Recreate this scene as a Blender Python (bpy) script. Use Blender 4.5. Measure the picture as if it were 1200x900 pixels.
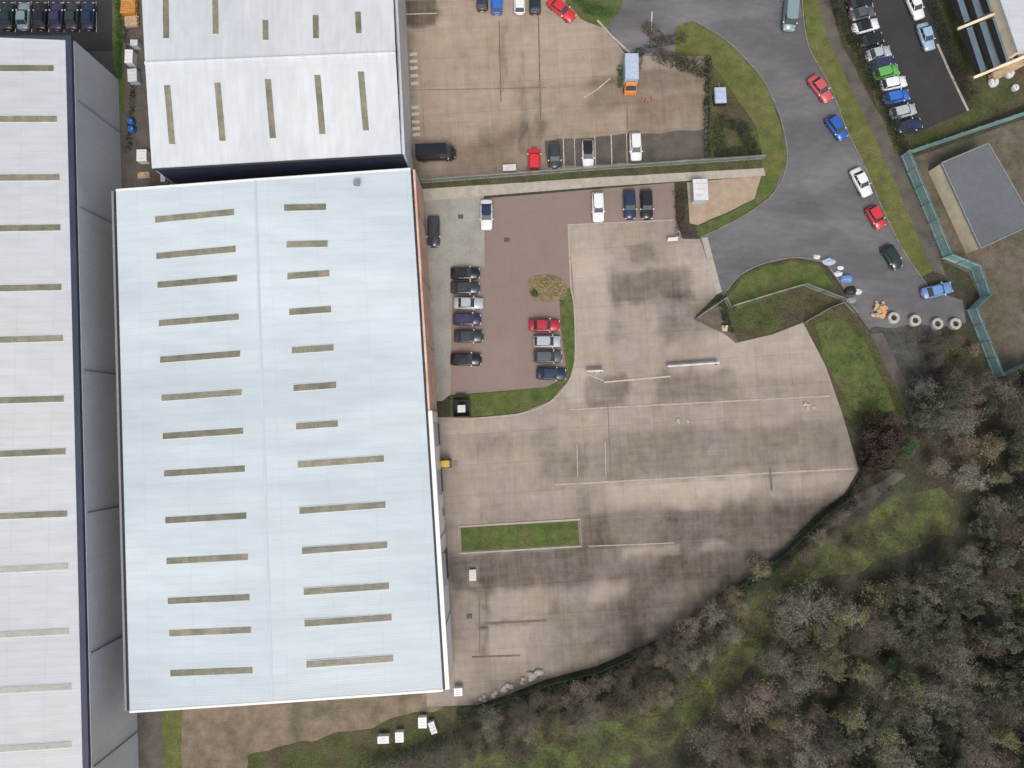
import bpy, bmesh, math, random
import numpy as np
from mathutils import Vector, Matrix, noise
R = math.radians
random.seed(7)
scn = bpy.context.scene
for o in list(bpy.data.objects): bpy.data.objects.remove(o)

# ------------------------------------------------------------------ camera, sky, sun, exposure
CAM_H, TILT = 100.0, R(4.0)
cam_d = bpy.data.cameras.new('camera'); cam = bpy.data.objects.new('camera', cam_d)
scn.collection.objects.link(cam); scn.camera = cam
cam_d.sensor_width = 36; cam_d.lens = 24; cam_d.clip_end = 3000
cam.location = (0, 0, CAM_H); cam.rotation_euler = (TILT, 0, 0)
SUN_EL, SUN_AZ = R(58), R(-88)          # azimuth counted from +X: light comes from the lower right of the picture
w = bpy.data.worlds.new('World'); scn.world = w; w.use_nodes = True
nt = w.node_tree; bg = nt.nodes['Background']
sky = nt.nodes.new('ShaderNodeTexSky'); sky.sky_type = 'NISHITA'; sky.sun_disc = False
sky.sun_elevation = SUN_EL; sky.sun_rotation = R(90) - SUN_AZ
sky.dust_density = 6.0; sky.air_density = 1.0; sky.ozone_density = 1.0
hsv = nt.nodes.new('ShaderNodeHueSaturation'); hsv.inputs['Saturation'].default_value = .55     # cloud greys the sky
nt.links.new(sky.outputs[0], hsv.inputs['Color']); nt.links.new(hsv.outputs[0], bg.inputs[0]); bg.inputs[1].default_value = 0.135
sd = bpy.data.lights.new('sun', 'SUN'); sun = bpy.data.objects.new('sun', sd); scn.collection.objects.link(sun)
sd.energy = 1.15; sd.angle = R(24); sd.color = (1.0, 0.95, 0.88)
d = Vector((math.cos(SUN_AZ) * math.cos(SUN_EL), math.sin(SUN_AZ) * math.cos(SUN_EL), math.sin(SUN_EL)))
sun.rotation_euler = d.to_track_quat('Z', 'Y').to_euler()
scn.view_settings.view_transform = 'Standard'; scn.view_settings.look = 'None'
scn.view_settings.exposure = 0.08; scn.view_settings.gamma = 1.0; scn.view_settings.use_curve_mapping = False

# ------------------------------------------------------------------ survey: picture measurements -> metres
CT, ST = math.cos(TILT), math.sin(TILT)
def ray(px, py):
    x, y, z = (px - 600) / 800, (450 - py) / 800, -1.0
    return Vector((x, y * CT - z * ST, y * ST + z * CT))
def P(px, py, z=0.0):
    r = ray(px, py); s = (z - CAM_H) / r.z
    return Vector((r.x * s, r.y * s, z))
def PP(px, py, p0, n):
    r = ray(px, py); o = Vector((0, 0, CAM_H)); s = (p0 - o).dot(n) / r.dot(n)
    return o + r * s
def topx(x, y, z=0.0):
    dx, dy, dz = x, y, z - CAM_H
    yy = dy * CT + dz * ST; zz = -dy * ST + dz * CT
    return 600 + 800 * dx / -zz, 450 - 800 * yy / -zz

# ------------------------------------------------------------------ helpers
def link(o, parent=None):
    scn.collection.objects.link(o)
    if parent is not None: o.parent = parent
    return o
def tag(o, label=None, cat=None, group=None, kind=None):
    if label: o['label'] = label
    if cat: o['category'] = cat
    if group: o['group'] = group
    if kind: o['kind'] = kind
    return o
def empty(name, loc, rz=0.0, **k):
    o = bpy.data.objects.new(name, None); o.location = loc; o.rotation_euler = (0, 0, rz); o.empty_display_size = .3
    link(o); return tag(o, **k)
def meshob(name, verts, faces, mats, parent=None, midx=None, smooth=False):
    me = bpy.data.meshes.new(name); me.from_pydata([tuple(v) for v in verts], [], faces)
    for m in (mats if isinstance(mats, (list, tuple)) else [mats]): me.materials.append(m)
    if midx: me.polygons.foreach_set('material_index', midx)
    if smooth: me.polygons.foreach_set('use_smooth', [True] * len(me.polygons))
    me.update()
    return link(bpy.data.objects.new(name, me), parent)
class MB:
    def __init__(s): s.v = []; s.f = []; s.m = []
    def add(s, v, f, m=0):
        n = len(s.v); s.v += [tuple(p) for p in v]; s.f += [tuple(i + n for i in q) for q in f]; s.m += [m] * len(f)
    def hexa(s, b, t, m=0):      # b,t: 4 points bottom/top, counter-clockwise from above
        s.add(list(b) + list(t), [(3,2,1,0),(4,5,6,7),(0,1,5,4),(1,2,6,5),(2,3,7,6),(3,0,4,7)], m)
    def box(s, c, d, rz=0.0, m=0, top=1.0):
        ca, sa = math.cos(rz), math.sin(rz); x, y, z = c; a, b_, h = d[0]/2, d[1]/2, d[2]/2
        q = [(-a,-b_),(a,-b_),(a,b_),(-a,b_)]
        B = [(x+u*ca-v*sa, y+u*sa+v*ca, z-h) for u, v in q]
        T = [(x+(u*ca-v*sa)*top, y+(u*sa+v*ca)*top, z+h) for u, v in q] if top == 1.0 else [(x+(u*top)*ca-(v*top)*sa, y+(u*top)*sa+(v*top)*ca, z+h) for u, v in q]
        s.hexa(B, T, m)
    def beam(s, p, q, wd, h, m=0):    # horizontal-ish bar from p to q (top at p.z,q.z)
        p = Vector(p); q = Vector(q); t = (q - p); n = Vector((-t.y, t.x, 0)).normalized() * wd / 2
        dz = Vector((0, 0, h))
        s.hexa([p-n-dz, q-n-dz, q+n-dz, p+n-dz], [p-n, q-n, q+n, p+n], m)
    def tube(s, p, q, r0, r1, k=6, m=0, cap=True):
        p = Vector(p); q = Vector(q); t = (q - p).normalized()
        a = t.orthogonal().normalized(); b = t.cross(a)
        v = []
        for c, r in ((p, r0), (q, r1)):
            for i in range(k):
                an = 2 * math.pi * i / k; v.append(c + (a * math.cos(an) + b * math.sin(an)) * r)
        f = [(i, (i+1) % k, k+(i+1) % k, k+i) for i in range(k)]
        if cap: f += [tuple(range(k-1, -1, -1)), tuple(range(k, 2*k))]
        s.add(v, f, m)
    def lathe(s, c, prof, k=16, m=0, closed=False):
        v = []; n = len(prof)
        for i in range(k):
            an = 2*math.pi*i/k
            for r, z in prof: v.append((c[0]+r*math.cos(an), c[1]+r*math.sin(an), c[2]+z))
        f = []
        for i in range(k):
            j = (i+1) % k
            for a in range(n if closed else n-1):
                b = (a+1) % n; f.append((i*n+a, j*n+a, j*n+b, i*n+b))
        s.add(v, f, m)
    def build(s, name, mats, parent=None, smooth=False):
        return meshob(name, s.v, s.f, mats, parent, s.m, smooth)

# ------------------------------------------------------------------ materials
def mat(name, col, rough=.85, n1=(0,0), n2=(0,0), bump=(0,0), col2=None, mix=(0.1,.4,.6), metal=0, coat=0, spec=None, rot=0.0, stretch=(1,1,1), waves=None, objrand=0.0, panels=None):
    m = bpy.data.materials.new(name); m.use_nodes = True; t = m.node_tree; N, L = t.nodes, t.links
    b = N['Principled BSDF']; b.inputs['Roughness'].default_value = rough; b.inputs['Metallic'].default_value = metal
    b.inputs['Coat Weight'].default_value = coat
    if spec is not None: b.inputs['Specular IOR Level'].default_value = spec
    geo = N.new('ShaderNodeNewGeometry'); mp = N.new('ShaderNodeMapping'); L.new(geo.outputs['Position'], mp.inputs[0])
    mp.inputs['Rotation'].default_value = (0, 0, rot); mp.inputs['Scale'].default_value = stretch
    mp2 = N.new('ShaderNodeMapping'); L.new(geo.outputs['Position'], mp2.inputs[0]); mp2.inputs['Rotation'].default_value = (0, 0, rot)
    rgb = N.new('ShaderNodeRGB'); rgb.outputs[0].default_value = (*col, 1); cur = rgb.outputs[0]
    def nz(scale, det=4, src=mp):
        n = N.new('ShaderNodeTexNoise'); n.inputs['Scale'].default_value = scale; n.inputs['Detail'].default_value = det
        n.inputs['Roughness'].default_value = .6; L.new(src.outputs[0], n.inputs['Vector']); return n
    if col2:
        n = nz(mix[0], 5); r = N.new('ShaderNodeMapRange'); r.inputs[1].default_value = mix[1]; r.inputs[2].default_value = mix[2]
        L.new(n.outputs[0], r.inputs[0]); x = N.new('ShaderNodeMix'); x.data_type = 'RGBA'
        L.new(r.outputs[0], x.inputs[0]); L.new(cur, x.inputs[6]); x.inputs[7].default_value = (*col2, 1); cur = x.outputs[2]
    def mul(c, fac):
        x = N.new('ShaderNodeVectorMath'); x.operation = 'SCALE'; L.new(c, x.inputs[0]); L.new(fac, x.inputs[3]); return x.outputs[0]
    for sc, am in (n1, n2):
        if am:
            n = nz(sc); r = N.new('ShaderNodeMapRange'); r.inputs[1].default_value = .3; r.inputs[2].default_value = .7
            r.inputs[3].default_value = 1-am; r.inputs[4].default_value = 1+am; L.new(n.outputs[0], r.inputs[0]); cur = mul(cur, r.outputs[0])
    if objrand:
        oi = N.new('ShaderNodeObjectInfo'); r = N.new('ShaderNodeMapRange'); r.inputs[3].default_value = 1-objrand; r.inputs[4].default_value = 1+objrand
        L.new(oi.outputs['Random'], r.inputs[0]); cur = mul(cur, r.outputs[0])
    if panels:      # (length, width, joint, tint) sheets laid in courses, each a touch different
        pm = N.new('ShaderNodeMapping'); L.new(geo.outputs['Position'], pm.inputs[0]); pm.inputs['Rotation'].default_value = (0, 0, rot+(R(90) if panels[4] else 0))
        br = N.new('ShaderNodeTexBrick'); L.new(pm.outputs[0], br.inputs['Vector']); br.offset = 0; br.inputs['Scale'].default_value = 1
        br.inputs['Brick Width'].default_value = panels[0]; br.inputs['Row Height'].default_value = panels[1]; br.inputs['Mortar Size'].default_value = panels[2]; br.inputs['Mortar Smooth'].default_value = .6
        t_ = panels[3]; br.inputs['Color1'].default_value = (1,1,1,1); br.inputs['Color2'].default_value = (1-t_,1-t_,1-t_*.8,1); br.inputs['Mortar'].default_value = (1-3*t_,1-3*t_,1-2.6*t_,1)
        x = N.new('ShaderNodeVectorMath'); x.operation = 'MULTIPLY'; L.new(cur, x.inputs[0]); L.new(br.outputs[0], x.inputs[1]); cur = x.outputs[0]
    hgt = None
    if bump[1]:
        hgt = nz(bump[0], 3, mp2).outputs[0]; hs = bump[1]
    if waves:       # (axis, pitch m, height) ribs of profiled sheet
        sx = N.new('ShaderNodeSeparateXYZ'); L.new(mp2.outputs[0], sx.inputs[0])
        k = N.new('ShaderNodeMath'); k.operation = 'MULTIPLY'; k.inputs[1].default_value = 2*math.pi/waves[1]; L.new(sx.outputs[waves[0]], k.inputs[0])
        s_ = N.new('ShaderNodeMath'); s_.operation = 'SINE'; L.new(k.outputs[0], s_.inputs[0]); hgt = s_.outputs[0]; hs = waves[2]
    if hgt is not None:
        bp = N.new('ShaderNodeBump'); bp.inputs['Strength'].default_value = 1; bp.inputs['Distance'].default_value = hs
        L.new(hgt, bp.inputs['Height']); L.new(bp.outputs[0], b.inputs['Normal'])
    L.new(cur, b.inputs['Base Color']); return m
def lin(r, g, b, k=1.0):
    f = lambda c: ((c/255+.055)/1.055)**2.4 if c > 10 else c/255/12.92
    return tuple(min(.95, f(c)*k) for c in (r, g, b))
BROT = R(-4)      # buildings and slabs run a little off the picture's axes
K = 1.0
M = {}
M['ground'] = mat('leaf_litter', (.050,.043,.031), .95, (.35,.3), (2.5,.4), (3,.08), (.045,.050,.024), (.15,.45,.6))
M['dirt2'] = mat('trodden_earth', (.125,.105,.082), .95, (.6,.3), (5,.25), (4,.05), (.085,.08,.05), (.22,.42,.62))
M['dirt'] = mat('bare_earth', (.20,.155,.115), .95, (.6,.25), (5,.25), (4,.05), (.13,.115,.07), (.22,.45,.62))
M['gravel'] = mat('sandy_gravel', (.36,.275,.205), .95, (.8,.15), (8,.15), (6,.03))
M['road'] = mat('asphalt', (.104,.102,.110), .9, (.12,.14), (1.6,.10), (10,.01), (.158,.154,.162), (.16,.42,.62), rot=R(-60), stretch=(.35,1,1))
M['lot'] = mat('dark_asphalt', (.036,.033,.035), .9, (.2,.18), (3,.15), (10,.01))
M['track'] = mat('broken_asphalt', (.075,.074,.072), .95, (.5,.3), (3,.3), (6,.03), (.05,.048,.036), (.4,.45,.6))
M['path'] = mat('worn_path', (.10,.088,.076), .95, (.4,.3), (4,.2), (5,.02))
M['verge'] = mat('verge_grass', (.100,.118,.028), .95, (.5,.28), (5,.35), (6,.08), (.125,.122,.042), (.2,.42,.62))
M['lawn'] = mat('lawn_grass', (.072,.105,.024), .95, (.7,.3), (6,.35), (7,.06), (.100,.108,.034), (.25,.45,.6))
M['meadow'] = mat('meadow_grass', (.086,.106,.031), .95, (.35,.35), (3,.35), (4,.12), (.058,.052,.028), (.3,.40,.60))
M['rough'] = mat('rough_grass', (.062,.072,.022), .95, (.5,.35), (4,.35), (4,.12), (.075,.062,.035), (.2,.45,.6))
M['greyconc'] = mat('grey_paving', (.31,.31,.28), .9, (.35,.1), (3,.1), (8,.01), (.27,.255,.225), (.2,.45,.6))
M['kerbgrey'] = mat('kerb_weathered', (.20,.19,.165), .9, (1,.3), (8,.2))
M['kerb'] = mat('kerb_concrete', (.38,.345,.295), .9, (1,.15), (8,.12))
M['line'] = mat('worn_line', (.50,.455,.37), .8, (2,.2), (9,.2))
M['joint'] = mat('joint_filler', (.15,.13,.11), .9, (1.5,.3))
M['roofm'] = mat('roof_sheet_blue_grey', (.505,.575,.62), .5, (.05,.08), (.5,.06), waves=(1,.333,.0035), col2=(.55,.62,.655), mix=(.09,.4,.6), rot=R(-3.6), stretch=(.25,1,1), spec=.3, panels=(6.1,1.0,.05,.03,0))
M['roofw'] = mat('roof_sheet_white', (.61,.635,.66), .5, (.12,.06), (.9,.06), waves=(0,.333,.0035), col2=(.56,.60,.63), mix=(.08,.42,.6), rot=R(-3), stretch=(1,.3,1), spec=.3, panels=(7.3,1.0,.05,.03,1))
M['roofl'] = mat('roof_sheet_pale_grey', (.54,.565,.585), .5, (.1,.06), (.8,.05), waves=(1,.333,.0035), col2=(.50,.53,.56), mix=(.05,.4,.6), rot=R(-1.5), stretch=(.3,1,1), spec=.3, panels=(4.6,1.0,.06,.03,0))
M['trimw'] = mat('white_trim', (.78,.78,.77), .5, (1,.05))
M['sky1'] = mat('rooflight_weathered', (.185,.19,.135), .5, (.6,.2), (3,.15), col2=(.235,.215,.165), mix=(.3,.4,.6), objrand=.16, panels=(1.0,.34,.05,.06,0))
M['sky2'] = mat('rooflight_clean', (.36,.375,.345), .5, (.6,.12), (3,.1))
M['flash'] = mat('rooflight_flashing', (.60,.63,.62), .5, (1,.1))
M['ridge'] = mat('ridge_cap', (.51,.58,.62), .45, (.3,.04))
M['gutter'] = mat('gutter_dark', (.035,.038,.045), .6, (1,.2))
M['navy'] = mat('navy_cladding', (.034,.044,.072), .5, (.3,.15), (3,.1), waves=(0,.25,.004))
M['clad'] = mat('pale_cladding', (.56,.585,.61), .5, (.2,.06), (2,.05), panels=(1.1,12,.05,.03,1))
M['brick'] = mat('salmon_brick', (.60,.36,.27), .9, (.5,.15), (8,.2), (12,.01), (.66,.47,.38), (.3,.45,.6))
M['tan'] = mat('tan_brick', (.76,.64,.48), .9, (.5,.15), (8,.15), (12,.01))
M['flat'] = mat('felt_roof', (.118,.130,.145), .85, (.15,.1), (2,.08), (6,.01))
M['teal'] = mat('teal_paint', (.20,.37,.38), .6, (.5,.2), (5,.15), col2=(.30,.43,.43), mix=(.3,.45,.6))
M['galv'] = mat('galvanised_steel', (.30,.33,.31), .6, (.7,.2), metal=.2)
M['dkfence'] = mat('dark_green_paint', (.05,.065,.045), .7, (.7,.2))
M['white'] = mat('white_paint', (.62,.62,.61), .6, (2,.15))
M['yellow'] = mat('yellow_paint', (.72,.50,.08), .5, (3,.1))
M['orange'] = mat('orange_paint', (.68,.24,.06), .5, (3,.1))
M['blue'] = mat('blue_plastic', (.03,.12,.42), .4, (3,.1))
M['palebl'] = mat('pale_blue_sheet', (.40,.48,.60), .5, (2,.15))
M['black'] = mat('black_metal', (.012,.012,.013), .5)
M['grey'] = mat('grey_metal', (.22,.23,.24), .6, (2,.1))
M['shutter'] = mat('dark_shutter', (.075,.085,.105), .5, waves=(2,.12,.02))
M['wood'] = mat('sawn_timber', (.48,.34,.21), .8, (2,.3), (9,.2))
M['woodo'] = mat('orange_timber', (.50,.24,.05), .8, (2,.3), (9,.2))
M['stone'] = mat('pale_stone', (.42,.39,.33), .9, (2,.25), (9,.2))
M['rings'] = mat('cast_concrete', (.42,.40,.36), .9, (2,.2), (9,.15))
M['mulch'] = mat('dry_mulch', (.20,.155,.09), .95, (1.5,.4), (8,.4), (6,.04))
M['soil'] = mat('planting_soil', (.055,.035,.024), .95, (2,.3), (8,.3), (6,.04))
M['bluroof'] = mat('blue_grey_glazing', (.15,.205,.26), .35, (.6,.15), (3,.1))
M['tyre'] = mat('tyre_rubber', (.018,.018,.018), .8)
M['alloy'] = mat('alloy_wheel', (.45,.45,.46), .35, metal=.7)
M['glass'] = mat('car_glass', (.035,.045,.055), .12, spec=.9)
M['lamp'] = mat('headlamp_lens', (.62,.64,.66), .15)
M['tail'] = mat('tail_lamp', (.35,.01,.01), .25)
M['plate'] = mat('dark_trim', (.02,.02,.02), .6)
M['bark'] = mat('bark', (.115,.098,.078), .95, (1.5,.2), objrand=.3)
M['twig_grey'] = mat('twigs_grey', (.205,.192,.155), .95, objrand=.45)
M['twig_brown'] = mat('twigs_brown', (.185,.152,.118), .95, objrand=.42)
M['twig_dark'] = mat('twigs_dark', (.10,.09,.074), .95, objrand=.35)
M['twig_maroon'] = mat('twigs_maroon', (.046,.030,.024), .95, objrand=.2)
M['twig_tan'] = mat('twigs_tan', (.25,.215,.135), .95, objrand=.2)
M['leaf_ivy'] = mat('ivy_leaves', (.070,.083,.050), .8, (.8,.35), objrand=.3)
M['leaf_olive'] = mat('olive_leaves', (.115,.115,.035), .8, (.8,.3), objrand=.25)
M['leaf_green'] = mat('green_leaves', (.035,.085,.018), .8, (1,.3), objrand=.2)
M['leaf_dark'] = mat('dark_hedge_leaves', (.020,.030,.013), .85, (1,.35), objrand=.2)
M['leaf_brown'] = mat('brown_leaves', (.068,.048,.030), .85, (1,.35), objrand=.2)
M['leaf_gold'] = mat('golden_leaves', (.30,.27,.10), .8, (1,.3))

def stain_mat(name, light, dark, warm, pave=None):
    """weathered slabs: the tone map (point attribute 'tone') broken up by noise, plus slab joints"""
    m = bpy.data.materials.new(name); m.use_nodes = True; t = m.node_tree; N, L = t.nodes, t.links
    b = N['Principled BSDF']; b.inputs['Roughness'].default_value = .92; b.inputs['Specular IOR Level'].default_value = .25
    geo = N.new('ShaderNodeNewGeometry'); mp = N.new('ShaderNodeMapping'); L.new(geo.outputs['Position'], mp.inputs[0]); mp.inputs['Rotation'].default_value = (0, 0, R(-3.6))
    at = N.new('ShaderNodeAttribute'); at.attribute_name = 'tone'
    def nz(s, d=5, st=(1,1,1)):
        q = N.new('ShaderNodeMapping'); L.new(mp.outputs[0], q.inputs[0]); q.inputs['Scale'].default_value = st
        n = N.new('ShaderNodeTexNoise'); n.inputs['Scale'].default_value = s; n.inputs['Detail'].default_value = d; n.inputs['Roughness'].default_value = .62
        L.new(q.outputs[0], n.inputs['Vector']); return n.outputs[0]
    def ma(op, a, b_, c=None):
        x = N.new('ShaderNodeMath'); x.operation = op
        for i, v in enumerate((a, b_, c)):
            if v is None: continue
            if isinstance(v, (int, float)): x.inputs[i].default_value = v
            else: L.new(v, x.inputs[i])
        return x.outputs[0]
    v = ma('MULTIPLY_ADD', nz(.10, 4), 1.1, -.55)
    v = ma('ADD', v, ma('MULTIPLY_ADD', nz(.55, 6), 1.35, -.675))
    v = ma('ADD', v, ma('MULTIPLY_ADD', nz(1.0, 4, (.12,1.4,1)), .8, -.4))
    v = ma('ADD', v, ma('MULTIPLY_ADD', nz(1.0, 4, (1.6,.15,1)), .8, -.4))
    v = ma('ADD', v, ma('MULTIPLY_ADD', nz(4.5, 3), .65, -.325))
    v = ma('ADD', v, at.outputs['Fac'])
    r = N.new('ShaderNodeMapRange'); r.inputs[1].default_value = -1.75; r.inputs[2].default_value = .85; L.new(v, r.inputs[0])
    x = N.new('ShaderNodeMix'); x.data_type = 'RGBA'; L.new(r.outputs[0], x.inputs[0]); x.inputs[6].default_value = (*dark, 1); x.inputs[7].default_value = (*light, 1)
    r2 = N.new('ShaderNodeMapRange'); r2.inputs[1].default_value = .42; r2.inputs[2].default_value = .62; L.new(nz(.16, 4), r2.inputs[0])
    y = N.new('ShaderNodeMix'); y.data_type = 'RGBA'; y.blend_type = 'MULTIPLY'; L.new(r2.outputs[0], y.inputs[0]); L.new(x.outputs[2], y.inputs[6]); y.inputs[7].default_value = (*warm, 1)
    cur = y.outputs[2]
    br = N.new('ShaderNodeTexBrick'); L.new(mp.outputs[0], br.inputs['Vector'])
    pw, ph, mt, am = pave or (5.2, 4.4, .03, .72)
    br.offset = .0 if not pave else .5; br.inputs['Scale'].default_value = 1; br.inputs['Brick Width'].default_value = pw; br.inputs['Row Height'].default_value = ph
    br.inputs['Mortar Size'].default_value = mt; br.inputs['Mortar Smooth'].default_value = .3; br.inputs['Bias'].default_value = 0
    br.inputs['Color1'].default_value = (1,1,1,1); br.inputs['Color2'].default_value = (.93,.92,.91,1); br.inputs['Mortar'].default_value = (am,am*.97,am*.93,1)
    z = N.new('ShaderNodeMix'); z.data_type = 'RGBA'; z.blend_type = 'MULTIPLY'; z.inputs[0].default_value = 1; L.new(cur, z.inputs[6]); L.new(br.outputs[0], z.inputs[7])
    L.new(z.outputs[2], b.inputs['Base Color']); return m
M['conc'] = stain_mat('concrete_slabs', (.455,.388,.345), (.092,.079,.067), (.97,.965,.89))
M['conc2'] = stain_mat('concrete_yard_warm', (.44,.365,.295), (.105,.087,.066), (1.0,.94,.90))
M['brickpave'] = stain_mat('mauve_block_paving', (.275,.215,.195), (.20,.155,.135), (1.0,1,.98), pave=(.2,.1,.006,.8))

# ------------------------------------------------------------------ flat areas
def catmull(pts, n=6):
    out = []; k = len(pts)
    for i in range(k):
        p0, p1, p2, p3 = (Vector(pts[(i+j-1) % k]) for j in range(4))
        for s in range(n):
            t = s/n; out.append(.5*((2*p1)+(-p0+p2)*t+(2*p0-5*p1+4*p2-p3)*t*t+(-p0+3*p1-3*p2+p3)*t**3))
    return out
def wob(pts, amp, step=1.0):
    out = []; k = len(pts)
    for i in range(k):
        a, b = pts[i], pts[(i+1) % k]; n = max(1, int((b-a).length/step))
        for s in range(n):
            p = a.lerp(b, s/n); q = noise.noise_vector(Vector((p.x*.45, p.y*.45, 3.1))); out.append(Vector((p.x+q.x*amp*2, p.y+q.y*amp*2, p.z)))
    return out
def outline(px, z, smooth=False, rough=0):
    pts = [P(x, y, 0) for x, y in px]
    if smooth: pts = catmull(pts)
    if rough: pts = wob(pts, rough)
    return [Vector((p.x, p.y, z)) for p in pts]
LAY = [0]
def area(name, px, z, m, smooth=False, rough=0, tones=None, thick=0, kind='structure'):
    if not thick: LAY[0] += 1; z = .004+LAY[0]*.0011
    pts = outline(px, z, smooth, rough)
    bm = bmesh.new(); vs = [bm.verts.new(p) for p in pts]; f = bm.faces.new(vs); bm.normal_update()
    if f.normal.z < 0: f.normal_flip()
    if thick:
        ex = bmesh.ops.extrude_face_region(bm, geom=[f]); 
        for v in ex['geom']:
            if isinstance(v, bmesh.types.BMVert): v.co.z -= 0
        low = [v for v in vs if v.is_valid]
        for v in low: v.co.z -= thick
    bmesh.ops.triangulate(bm, faces=bm.faces[:])
    if tones is not None:
        xs = [p.x for p in pts]; ys = [p.y for p in pts]; st = .5
        for ax, lo, hi in ((0, min(xs), max(xs)), (1, min(ys), max(ys))):
            c = lo + st
            while c < hi:
                co = Vector((c,0,0)) if ax == 0 else Vector((0,c,0)); no = Vector((1,0,0)) if ax == 0 else Vector((0,1,0))
                # only the geometry that straddles the cut
                fs = [f for f in bm.faces if min(v.co[ax] for v in f.verts) < c < max(v.co[ax] for v in f.verts)]
                ge = list({e for f in fs for e in f.edges} | {v for f in fs for v in f.verts}) + fs
                bmesh.ops.bisect_plane(bm, geom=ge, plane_co=co, plane_no=no); c += st
    me = bpy.data.meshes.new(name); bm.to_mesh(me); bm.free(); me.materials.append(m)
    if tones is not None:
        n = len(me.vertices); co = np.empty(n*3); me.vertices.foreach_get('co', co); co = co.reshape(-1,3)
        dz = -CAM_H; yy = co[:,1]*CT + dz*ST; zz = -co[:,1]*ST + dz*CT
        X = 600+800*co[:,0]/-zz; Y = 450-800*yy/-zz
        nv = np.array([noise.noise_vector(Vector((a*.5, b*.5, 0)))[:2] for a, b in co[:,:2]]); X = X+nv[:,0]*7; Y = Y+nv[:,1]*7
        tone = np.zeros(n)
        for (x0, y0, x1, y1, val, soft) in tones:
            sk = (X-(x0+x1)/2)*.06      # slabs run parallel to the buildings
            Yq = Y+sk
            s = lambda u: np.clip(u/soft+.5, 0, 1)
            tone += 1.3*val*s(X-x0)*s(x1-X)*s(Yq-y0)*s(y1-Yq)
        at = me.attributes.new('tone', 'FLOAT', 'POINT'); at.data.foreach_set('value', tone.astype(np.float32))
    o = link(bpy.data.objects.new(name, me)); o['kind'] = kind; return o
def strip(name, px, wd, z, m, h=0.0, kind='structure', closed=False, smooth=False):
    pts = [P(x, y, 0) for x, y in px]
    if smooth:
        if closed: pts = catmull(pts, 5)
        else:
            k = len(pts); ex = [pts[0]*2-pts[1]]+pts+[pts[-1]*2-pts[-2]]; pts = catmull(ex, 5)[5:5+(k-1)*5+1]
    if not h: LAY[0] += 1; z = .060+LAY[0]*.0004
    n = len(pts); L_, R_ = [], []
    for i, p in enumerate(pts):
        a = pts[i-1] if (i or closed) else p; b = pts[(i+1) % n] if (i < n-1 or closed) else p
        t = (b-a).normalized(); nn = Vector((-t.y, t.x, 0))*wd/2
        L_.append(Vector((p.x+nn.x, p.y+nn.y, z))); R_.append(Vector((p.x-nn.x, p.y-nn.y, z)))
    mb = MB(); rng = range(n if closed else n-1)
    for i in rng:
        j = (i+1) % n
        if h: mb.hexa([R_[i]-Vector((0,0,h)), R_[j]-Vector((0,0,h)), L_[j]-Vector((0,0,h)), L_[i]-Vector((0,0,h))], [R_[i], R_[j], L_[j], L_[i]])
        else: mb.add([R_[i], R_[j], L_[j], L_[i]], [(0,1,2,3)])
    o = mb.build(name, m); o['kind'] = kind; return o

g = meshob('ground', [(-900,-900,0),(900,-900,0),(900,900,0),(-900,900,0)], [(0,1,2,3)], M['ground']); g['kind'] = 'structure'
Z = .004
# bare earth and rough grass below the big building
area('earth_strip', [(195,800),(540,800),(545,822),(520,835),(400,862),(330,880),(300,920),(195,920)], Z, M['dirt'], rough=.25)
area('alley_paving', [(100,0),(520,0),(520,180),(520,300),(300,780),(192,810),(192,960),(100,960)], Z, M['path'])
area('grass_strip', [(190,820),(212,820),(214,930),(190,930)], 3*Z, M['verge'], rough=.1)
area('rough_grass', [(290,885),(340,872),(400,860),(470,842),(540,826),(540,850),(470,880),(420,930),(290,930)], 3*Z, M['rough'], rough=.3)
# public road
road_px = [(690,-60),(940,-60),(938,0),(946,50),(972,100),(991,150),(1015,200),(1036,250),(1062,300),(1092,340),(1128,352),(1132,378),(1100,384),(1060,384),(1024,384),(1018,386),(1000,360),(985,332),(966,308),(930,302),(895,309),(868,322),(846,346),(834,320),(820,280),(868,256),(905,228),(922,190),(915,140),(893,92),(852,48),(812,24),(800,60),(760,80),(722,52),(712,38)]
area('road', road_px, Z, M['road'])
area('old_track', [(1018,383),(1060,382),(1100,382),(1106,415),(1116,450),(1090,468),(1060,462),(1036,420),(1020,392)], Z, M['track'], rough=.2)
area('woodland_floor', [(1084,480),(1150,452),(1230,440),(1230,930),(640,930),(780,830),(880,720),(960,640),(1060,560)], Z, M['ground'], rough=.5)
# verges
area('road_verge', [(812,24),(852,48),(893,92),(915,140),(922,190),(908,222),(890,232),(893,186),(886,150),(862,120),(835,95),(790,70),(792,30)], 2*Z, M['verge'], rough=.15)
area('lower_verge', [(818,279),(866,256),(905,228),(912,203),(893,206),(884,234),(850,252),(815,266)], 2*Z, M['lawn'], rough=.1)
area('right_verge', [(938,-20),(946,50),(972,100),(991,150),(1015,200),(1036,250),(1062,300),(1080,326),(1094,318),(1072,262),(1048,208),(1026,160),(1000,105),(972,50),(958,-20)], 2*Z, M['verge'], rough=.15)
area('footpath', [(955,-20),(972,50),(998,105),(1024,160),(1046,208),(1070,262),(1092,318),(1108,322),(1090,268),(1062,205),(1040,150),(1015,105),(985,50),(968,-20)], 3*Z, M['path'], rough=.1)
area('trodden_patch', [(812,374),(848,348),(862,352),(866,404),(850,394)], Z, M['dirt2'], rough=.05)
area('corner_lawn', [(846,350),(868,324),(895,311),(930,304),(962,309),(982,332),(1000,362),(1022,395),(1045,432),(1068,470),(1052,505),(1008,500),(988,488),(965,430),(940,375),(900,392),(864,401),(856,385),(850,366)], 2*Z, M['rough'], rough=.1)
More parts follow.
